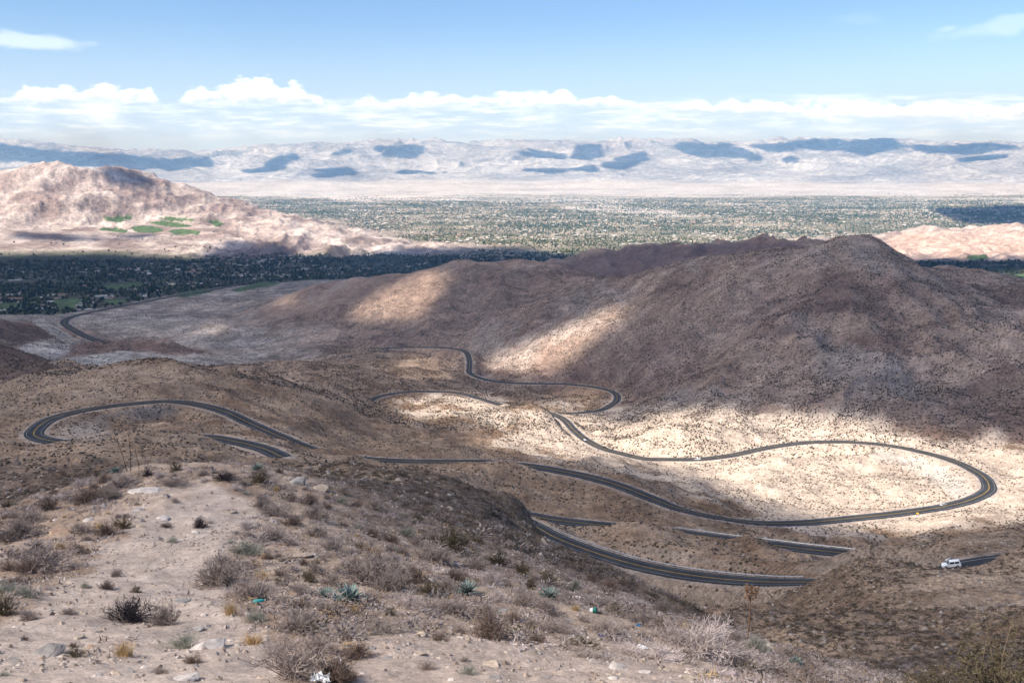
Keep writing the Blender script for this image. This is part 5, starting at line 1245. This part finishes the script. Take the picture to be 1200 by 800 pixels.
def vehicle(name, label, cat, px, py, road_k, colour, kind='sedan', reverse=False, lane=1, off=1.85, group='vehicles on the winding road'):
    c, t_ = road_at(px, py, road_k); s_ = -1 if reverse else 1; fw = t_ * s_; nrm = np.array([fw[1], -fw[0], 0]); nrm /= np.linalg.norm(nrm)     # drives on the right
    pos = c + nrm * off * lane + np.array([0, 0, .04]); o = bpy.data.objects.new(name, None); COL.objects.link(o); o.location = pos
    yaw = math.atan2(fw[1], fw[0]); o.rotation_euler = (0, -math.asin(fw[2]), yaw); paint_ = plain(name + '_paint', colour, .28, .03, 2, spec=.5)
    if kind == 'suv': body = [(-2.35,.35),(-2.38,.95),(-2.25,1.08),(2.05,1.05),(2.35,.85),(2.38,.35)]; cab = [(-2.28,1.05),(-2.12,1.72),(-1.9,1.82),(.35,1.80),(1.15,1.05)]; hw = .95; wx_ = (1.45, -1.4); rr_ = .38; win = [(.52, .92), (-.75, .40), (-1.95, -.87)]; ztop, zbot = 1.66, 1.14
    elif kind == 'truck': body = [(-2.8,.4),(-2.82,1.05),(-.6,1.08),(2.3,1.08),(2.7,.95),(2.74,.4)]; cab = [(-.75,1.06),(-.6,1.75),(-.45,1.83),(.55,1.82),(1.35,1.06)]; hw = .98; wx_ = (1.75, -1.75); rr_ = .4; win = [(.45, 1.0), (-.5, .38), (-.5, -.48)]; ztop, zbot = 1.68, 1.15
    else: body = [(-2.25,.3),(-2.28,.85),(-2.1,.98),(-1.4,1.0),(1.2,.92),(2.1,.78),(2.28,.6),(2.3,.3)]; cab = [(-1.75,.97),(-1.05,1.38),(-.7,1.44),(.2,1.43),(1.15,.92)]; hw = .89; wx_ = (1.4, -1.35); rr_ = .33; win = [(.30, .85), (-.55, .22), (-1.25, -.65)]; ztop, zbot = 1.33, 1.0
    link('body', section(body, hw, .8, .05).mesh('body', True), paint_, o); link('cabin', section(cab, hw * .96, cab[0][1], .28).mesh('cabin', True), paint_, o)
    for sd in (-1, 1):
        for a_, b_ in win:
            if abs(a_ - b_) < .05: continue
            x0, x1 = min(a_, b_), max(a_, b_); yb = hw * .96 - .28 * (zbot - cab[0][1]) + .006; yt = hw * .96 - .28 * (ztop - cab[0][1]) + .006
            k0 = .12 if (a_, b_) == win[0] else 0; V = np.array([(x0, yb, zbot), (x1, yb, zbot), (x1 - .35 * (1 if k0 else 0), yt, ztop), (x0, yt, ztop)]); V2 = V - np.array([0, .03, 0]); V = np.vstack([V, V2]); V[:, 1] *= sd
            w_ = MB(); w_.add(V, [[(0, 1, 2, 3), (7, 6, 5, 4), (0, 4, 5, 1), (1, 5, 6, 2), (2, 6, 7, 3), (3, 7, 4, 0)]]); link('side_window', w_.mesh('window'), M_glass, o)
    fx0, fz0, fx1, fz1 = cab[-1][0], cab[-1][1], cab[-2][0], cab[-2][1]
    for nm, (xa, za), (xb, zb) in (('windscreen', (fx0, fz0), (fx1, fz1)), ('rear_window', cab[0], cab[1])):
        sg = 1 if nm == 'windscreen' else -1; nx, nz = (zb - za), -(xb - xa); q = math.hypot(nx, nz); nx, nz = abs(nx) / q * sg * .012, abs(nz) / q * .012; y0_ = hw * .80; y1_ = hw * .66; V = []
        for f_, yv in ((.12, y0_), (.9, y1_)):
            for e in (-1, 1): V.append((xa + (xb - xa) * f_ + nx, e * yv, za + (zb - za) * f_ + nz))
        V = np.array(V)[[0, 1, 3, 2]]; V = np.vstack([V, V - np.array([nx * 3, 0, nz * 3])]); w_ = MB(); w_.add(V, [[(0, 1, 2, 3), (7, 6, 5, 4), (0, 4, 5, 1), (1, 5, 6, 2), (2, 6, 7, 3), (3, 7, 4, 0)]]); link(nm, w_.mesh(nm), M_glass, o)
    th = np.linspace(0, 2 * math.pi, 19)[:-1]
    for wx in wx_:
        for sd in (-1, 1):
            ring = lambda r_, y_: np.stack([wx + r_ * np.cos(th), np.full(18, sd * y_), rr_ + r_ * np.sin(th)], -1)
            w_ = MB(); w_.loft([ring(rr_ * .9, hw - .22), ring(rr_, hw - .19), ring(rr_, hw + .01), ring(rr_ * .92, hw + .03)]); wh = link('wheel', w_.mesh('wheel'), M_tyre, o); d_ = MB(); d_.loft([ring(rr_ * .62, hw + .02), ring(rr_ * .60, hw + .045), ring(rr_ * .15, hw + .05)]); link('rim', d_.mesh('rim'), M_rim, wh)
    xf, xr = body[-2][0], body[1][0]
    for sd in (-1, 1):
        b_ = MB(); b_.box((xf + .005, sd * (hw - .24), body[-2][1] - .06), (.04, .16, .07)); link('headlight', b_.mesh('lamp'), M_head, o); b_ = MB(); b_.box((xr - .002, sd * (hw - .16), body[1][1] - .1), (.03, .09, .12)); link('tail_light', b_.mesh('lamp'), M_red, o)
        b_ = MB(); b_.box((cab[-1][0] - .25, sd * (hw + .07), cab[0][1] + .06), (.06, .09, .06)); link('wing_mirror', b_.mesh('mirror'), paint_, o)
    for x_, nm in ((body[-1][0] - .02, 'front_bumper'), (body[0][0] + .02, 'rear_bumper')):
        b_ = MB(); b_.box((x_, 0, .46), (.07, hw * .94, .10)); link(nm, b_.mesh('bumper'), M_trim if kind != 'suv' else paint_, o)
    if kind == 'truck':
        b_ = MB(); b_.box((-1.78, 0, 1.075), (.95, hw * .78, .012)); link('load_bed', b_.mesh('bed'), M_trim, o)
    tag(o, label, cat, group); return o
vehicle('suv', 'white station wagon on the road bench among the right-hand hills', 'car', 1119, 666, 0, (.82, .82, .82), 'suv', False, 1, 1.9)
vehicle('car', 'silver car driving the lower curve of the big bend', 'car', 1107, 592, 1, (.45, .46, .48), 'sedan', True, 1, 1.9)
vehicle('car', 'dark car higher up the narrow straight in the sunlit hills', 'car', 677, 505.5, 1, (.03, .035, .045), 'sedan', False)
vehicle('car', 'dark car followed by a white car on the narrow sunlit straight', 'car', 684.5, 513.5, 1, (.05, .055, .065), 'sedan', False)
vehicle('car', 'white car close behind a dark car on the narrow sunlit straight', 'car', 687.5, 516.5, 1, (.75, .75, .75), 'sedan', True)
vehicle('pickup_truck', 'black pickup truck at the foot of the narrow sunlit straight', 'truck', 706, 525.5, 1, (.012, .012, .014), 'truck', False)
vehicle('pickup_truck', 'white pickup truck on the sunlit road left of the big bend', 'truck', 817, 537.5, 1, (.8, .8, .8), 'truck', True)
# ---- curve sign and guard rails
c, t_ = road_at(1066, 601, 1); n_ = np.array([t_[1], -t_[0], 0]); n_ /= np.linalg.norm(n_); sgn = -1 if (n_ @ c) > 0 else 1
p = c + n_ * sgn * 6.6; o = bpy.data.objects.new('warning_sign', None); COL.objects.link(o); o.location = (p[0], p[1], float(zat(p[0], p[1]))); o.rotation_euler = (0, 0, -math.atan2(c[0], c[1]))
b_ = MB(); b_.box((0, .04, .9), (.05, .05, .95)); link('post', b_.mesh('post'), M_rim, o); b_ = MB(); b_.box((0, 0, 1.6), (.75, .015, .45)); link('panel', b_.mesh('panel'), plain('yellow_sign', (.75, .42, .01), .5, .05, 3), o)
tag(o, 'yellow curve warning sign at the edge of the big bend road', 'road sign')
M_steel = plain('galvanised_steel', (.50, .53, .55), .45, .15, 2, metal=.5)
def guard(i_px0, i_px1, k, side, label):
    L = road_lines[k][1]; q = project(L[:, 0], L[:, 1], L[:, 2])
    i0 = int(np.argmin((q[0] - i_px0[0]) ** 2 + (q[1] - i_px0[1]) ** 2)); i1 = int(np.argmin((q[0] - i_px1[0]) ** 2 + (q[1] - i_px1[1]) ** 2)); i0, i1 = min(i0, i1), max(i0, i1)
    S = L[i0:i1 + 1]; T = np.gradient(L, axis=0)[i0:i1 + 1]; T /= np.linalg.norm(T[:, :2], axis=1, keepdims=True); N_ = np.stack([T[:, 1], -T[:, 0], 0 * T[:, 0]], -1); flip = np.sign((N_ * S).sum(1).mean()) * side
    E = S + N_ * flip * (road_lines[k][0] + 1.6); E[:, 2] = zat(E[:, 0], E[:, 1]) + .05; o0 = E[0].copy(); E = E - o0
    o = bpy.data.objects.new('guard_rail', None); COL.objects.link(o); o.location = o0
    rings = []
    for e, nn in zip(E, N_ * flip):
        rings.append(np.array([e + nn * a_ + np.array([0, 0, z_]) for a_, z_ in ((-.02, .42), (-.08, .5), (-.02, .58), (-.08, .66), (-.02, .76), (.02, .76), (-.03, .66), (.02, .58), (-.03, .5), (.02, .42))]))
    b_ = MB(); b_.loft(rings); link('rail', b_.mesh('rail'), M_steel, o)
    for e in E[::2 if len(E) < 190 else 3]:
        b_ = MB(); b_.box(e + np.array([0, 0, .3]), (.07, .07, .5)); link('post', b_.mesh('post'), M_oltw, o)
    tag(o, label, 'guard rail', 'guard rails along the winding road')
guard((634, 615), (925, 685), 0, 1, 'long steel guard rail along the far side of the nearest road'); guard((792, 624), (1000, 650), 0, 1, 'steel guard rail on the far side of the second road below the mound'); guard((1088, 668), (1124, 663), 0, 1, 'short steel guard rail behind the white station wagon')
tick('vehicles')

# ---- the town in the valley
TREE = (np.array([(.5, 0, .35), (0, .5, .3), (-.5, 0, .4), (0, -.5, .33), (.25, .25, .8), (-.28, .1, .95), (.05, -.3, .75), (0, 0, -.02)]), np.array([(0, 1, 4), (1, 5, 4), (1, 2, 5), (2, 6, 5), (2, 3, 6), (3, 0, 6), (0, 4, 6), (4, 5, 6), (1, 0, 7), (2, 1, 7), (3, 2, 7), (0, 3, 7)]))
def town_pts(n, rlo, rhi, pw):
    u = rng.random(n); r = (rlo ** pw + u * (rhi ** pw - rlo ** pw)) ** (1 / pw); a = rng.uniform(-.56, .56, n); i, j = near_idx(r, a); x, y = r * np.sin(a), r * np.cos(a)
    return r, a, i, j, x, y
def gridline(x, y, sp, th):
    th = th + .5 * fbm(x / 1500, y / 1500, 2, 531); s_ = x * np.cos(th) + y * np.sin(th) + 45 * fbm(x / 300, y / 300, 2, 541); return np.abs((s_ / sp) % 1 - .5) * 2
r, a, i, j, x, y = town_pts(260000, 3000, 17500, 1.2)
blk = fbm(x / 420, y / 420, 3, 501); big_ = fbm(x / 1300, y / 700, 3, 511)
ok_ = VIS[i, j] & (in_town(r, a) > 0) & ((CLASS[i, j] == 3) | ((CLASS[i, j] == 4) & (r < 6800) & (PX[i, j] < 260) & (fbm(x / 500, y / 160, 2, 551) + rng.normal(0, .2, len(r)) > .12))) & ~infair[i, j] & ~inpond[i, j] & (DR[i, j] > HWR[i, j] + 8) & (gridline(x, y, 95, .5) > .28) & (gridline(x, y, 800, .15) > .035) & (gridline(x, y, 800, .15 + math.pi / 2) > .05) & (blk * .6 + rng.normal(0, .4, len(r)) + .7 * big_ + .60 * sstep(7000, 5200, r) - .02 * (r > 7000) - .9 * sstep(14500, 17500, r) > -.05) & ((PX[i, j] > 245) | (PY[i, j] > 305) | (PY[i, j] < 262) | (rng.random(len(r)) < .10))
x, y, r = x[ok_], y[ok_], r[ok_]; m = len(x); print('trees', m)
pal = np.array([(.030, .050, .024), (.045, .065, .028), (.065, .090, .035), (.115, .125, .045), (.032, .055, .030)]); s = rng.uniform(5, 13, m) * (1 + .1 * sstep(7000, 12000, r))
mass('town_trees', np.stack([x, y, zat(x, y)], -1), s, s * rng.uniform(.7, 1.25, m), pal[rng.integers(0, 5, m)] * (rng.uniform(.7, 1.3, m) * np.where(r < 6200, .6, 1.1))[:, None] * np.where(r < 8000, 1, 0)[:, None] + (r >= 8000)[:, None] * np.array([.040, .075, .048]) * rng.uniform(.7, 1.4, (m, 1)), TREE[0], TREE[1], .15, m_mass)  # suburb shade put into near tree colours, blue-green haze into far ones
HV, HF = [], []
for z_, s_ in ((-1., 1.), (1., 1.)): HV += [(-.5, -.5, z_ if z_ < 0 else .62), (.5, -.5, z_ if z_ < 0 else .62), (.5, .5, z_ if z_ < 0 else .62), (-.5, .5, z_ if z_ < 0 else .62)]
HV += [(-.56, -.56, .62), (.56, -.56, .62), (.56, .56, .62), (-.56, .56, .62), (-.25, 0, 1.0), (.25, 0, 1.0)]
HFw = [(0, 1, 5, 4), (1, 2, 6, 5), (2, 3, 7, 6), (3, 0, 4, 7)]; HFr = [(8, 9, 13, 12), (9, 10, 13, 13), (10, 11, 12, 13), (11, 8, 12, 12)]
HV = np.array(HV, float)
HT = np.array([(0, 1, 5), (0, 5, 4), (1, 2, 6), (1, 6, 5), (2, 3, 7), (2, 7, 6), (3, 0, 4), (3, 4, 7), (8, 9, 13), (8, 13, 12), (9, 10, 13), (10, 11, 12), (10, 12, 13), (11, 8, 12)])
r, a, i, j, x, y = town_pts(60000, 3050, 17500, 1.35)
ok_ = VIS[i, j] & (in_town(r, a) > 0) & (CLASS[i, j] == 3) & ~infair[i, j] & ~inpond[i, j] & (DR[i, j] > HWR[i, j] + 14) & (gridline(x, y, 95, .5) < .5) & (gridline(x, y, 800, .15) > .05) & (gridline(x, y, 800, .15 + math.pi / 2) > .06) & (fbm(x / 900, y / 500, 3, 521) * 1.3 + rng.normal(0, .3, len(r)) - .9 * sstep(14500, 17500, r) - .35 * sstep(6500, 5500, r) > -.08) & ((PX[i, j] > 245) | (PY[i, j] > 305) | (PY[i, j] < 262) | (rng.random(len(r)) < .06))
x, y, r, a = x[ok_], y[ok_], r[ok_], a[ok_]; m = len(x); print('houses', m)
wid = rng.uniform(12, 24, m) * (1 + 1.2 * (rng.random(m) < .06) + .25 * sstep(7000, 12000, r)); hgt = rng.uniform(4.5, 6.5, m) * (1 + .5 * (wid > 30))
roofc = np.array([(.62, .60, .56), (.50, .44, .38), (.36, .24, .17), (.75, .73, .71), (.46, .33, .27)])[rng.choice(5, m, p=[.25, .2, .15, .25, .15])] * np.where(r < 6000, .6, 1.1)[:, None]; wallc = np.array((.46, .40, .33)) * rng.uniform(.7, 1.25, (m, 1))  # nearer roofs coloured darker for the suburb's shade
P = np.stack([x, y, zat(x, y)], -1); order = np.argsort(r); near_n = 150
def house_mesh(idx):
    n = len(idx); th = np.where(rng.random(n) < .8, .5, .5 + math.pi / 2) + rng.normal(0, .1, n); c_, s_ = np.cos(th), np.sin(th); T = HV[None] * np.array([1, 1, 1]); k = len(HV)
    V = np.empty((n, k, 3)); W_ = wid[idx][:, None]; V[..., 0] = (T[..., 0] * c_[:, None] - T[..., 1] * .7 * s_[:, None]) * W_ + P[idx][:, 0:1]; V[..., 1] = (T[..., 0] * s_[:, None] + T[..., 1] * .7 * c_[:, None]) * W_ + P[idx][:, 1:2]; V[..., 2] = T[..., 2] * hgt[idx][:, None] + P[idx][:, 2:3]
    C_ = np.repeat(np.where((np.arange(k) < 8)[None, :, None], wallc[idx][:, None], roofc[idx][:, None]), 1, 0).reshape(-1, 3)
    return V.reshape(-1, 3), (HT[None] + (np.arange(n) * k)[:, None, None]).reshape(-1, 3), C_
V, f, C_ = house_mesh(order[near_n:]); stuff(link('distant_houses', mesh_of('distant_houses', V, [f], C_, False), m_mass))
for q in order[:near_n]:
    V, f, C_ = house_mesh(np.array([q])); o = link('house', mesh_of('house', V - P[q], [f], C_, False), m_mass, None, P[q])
    tag(o, 'low pale house among dark trees in the shaded suburb below the hills', 'house', 'houses of the shaded suburb')
tick('town')
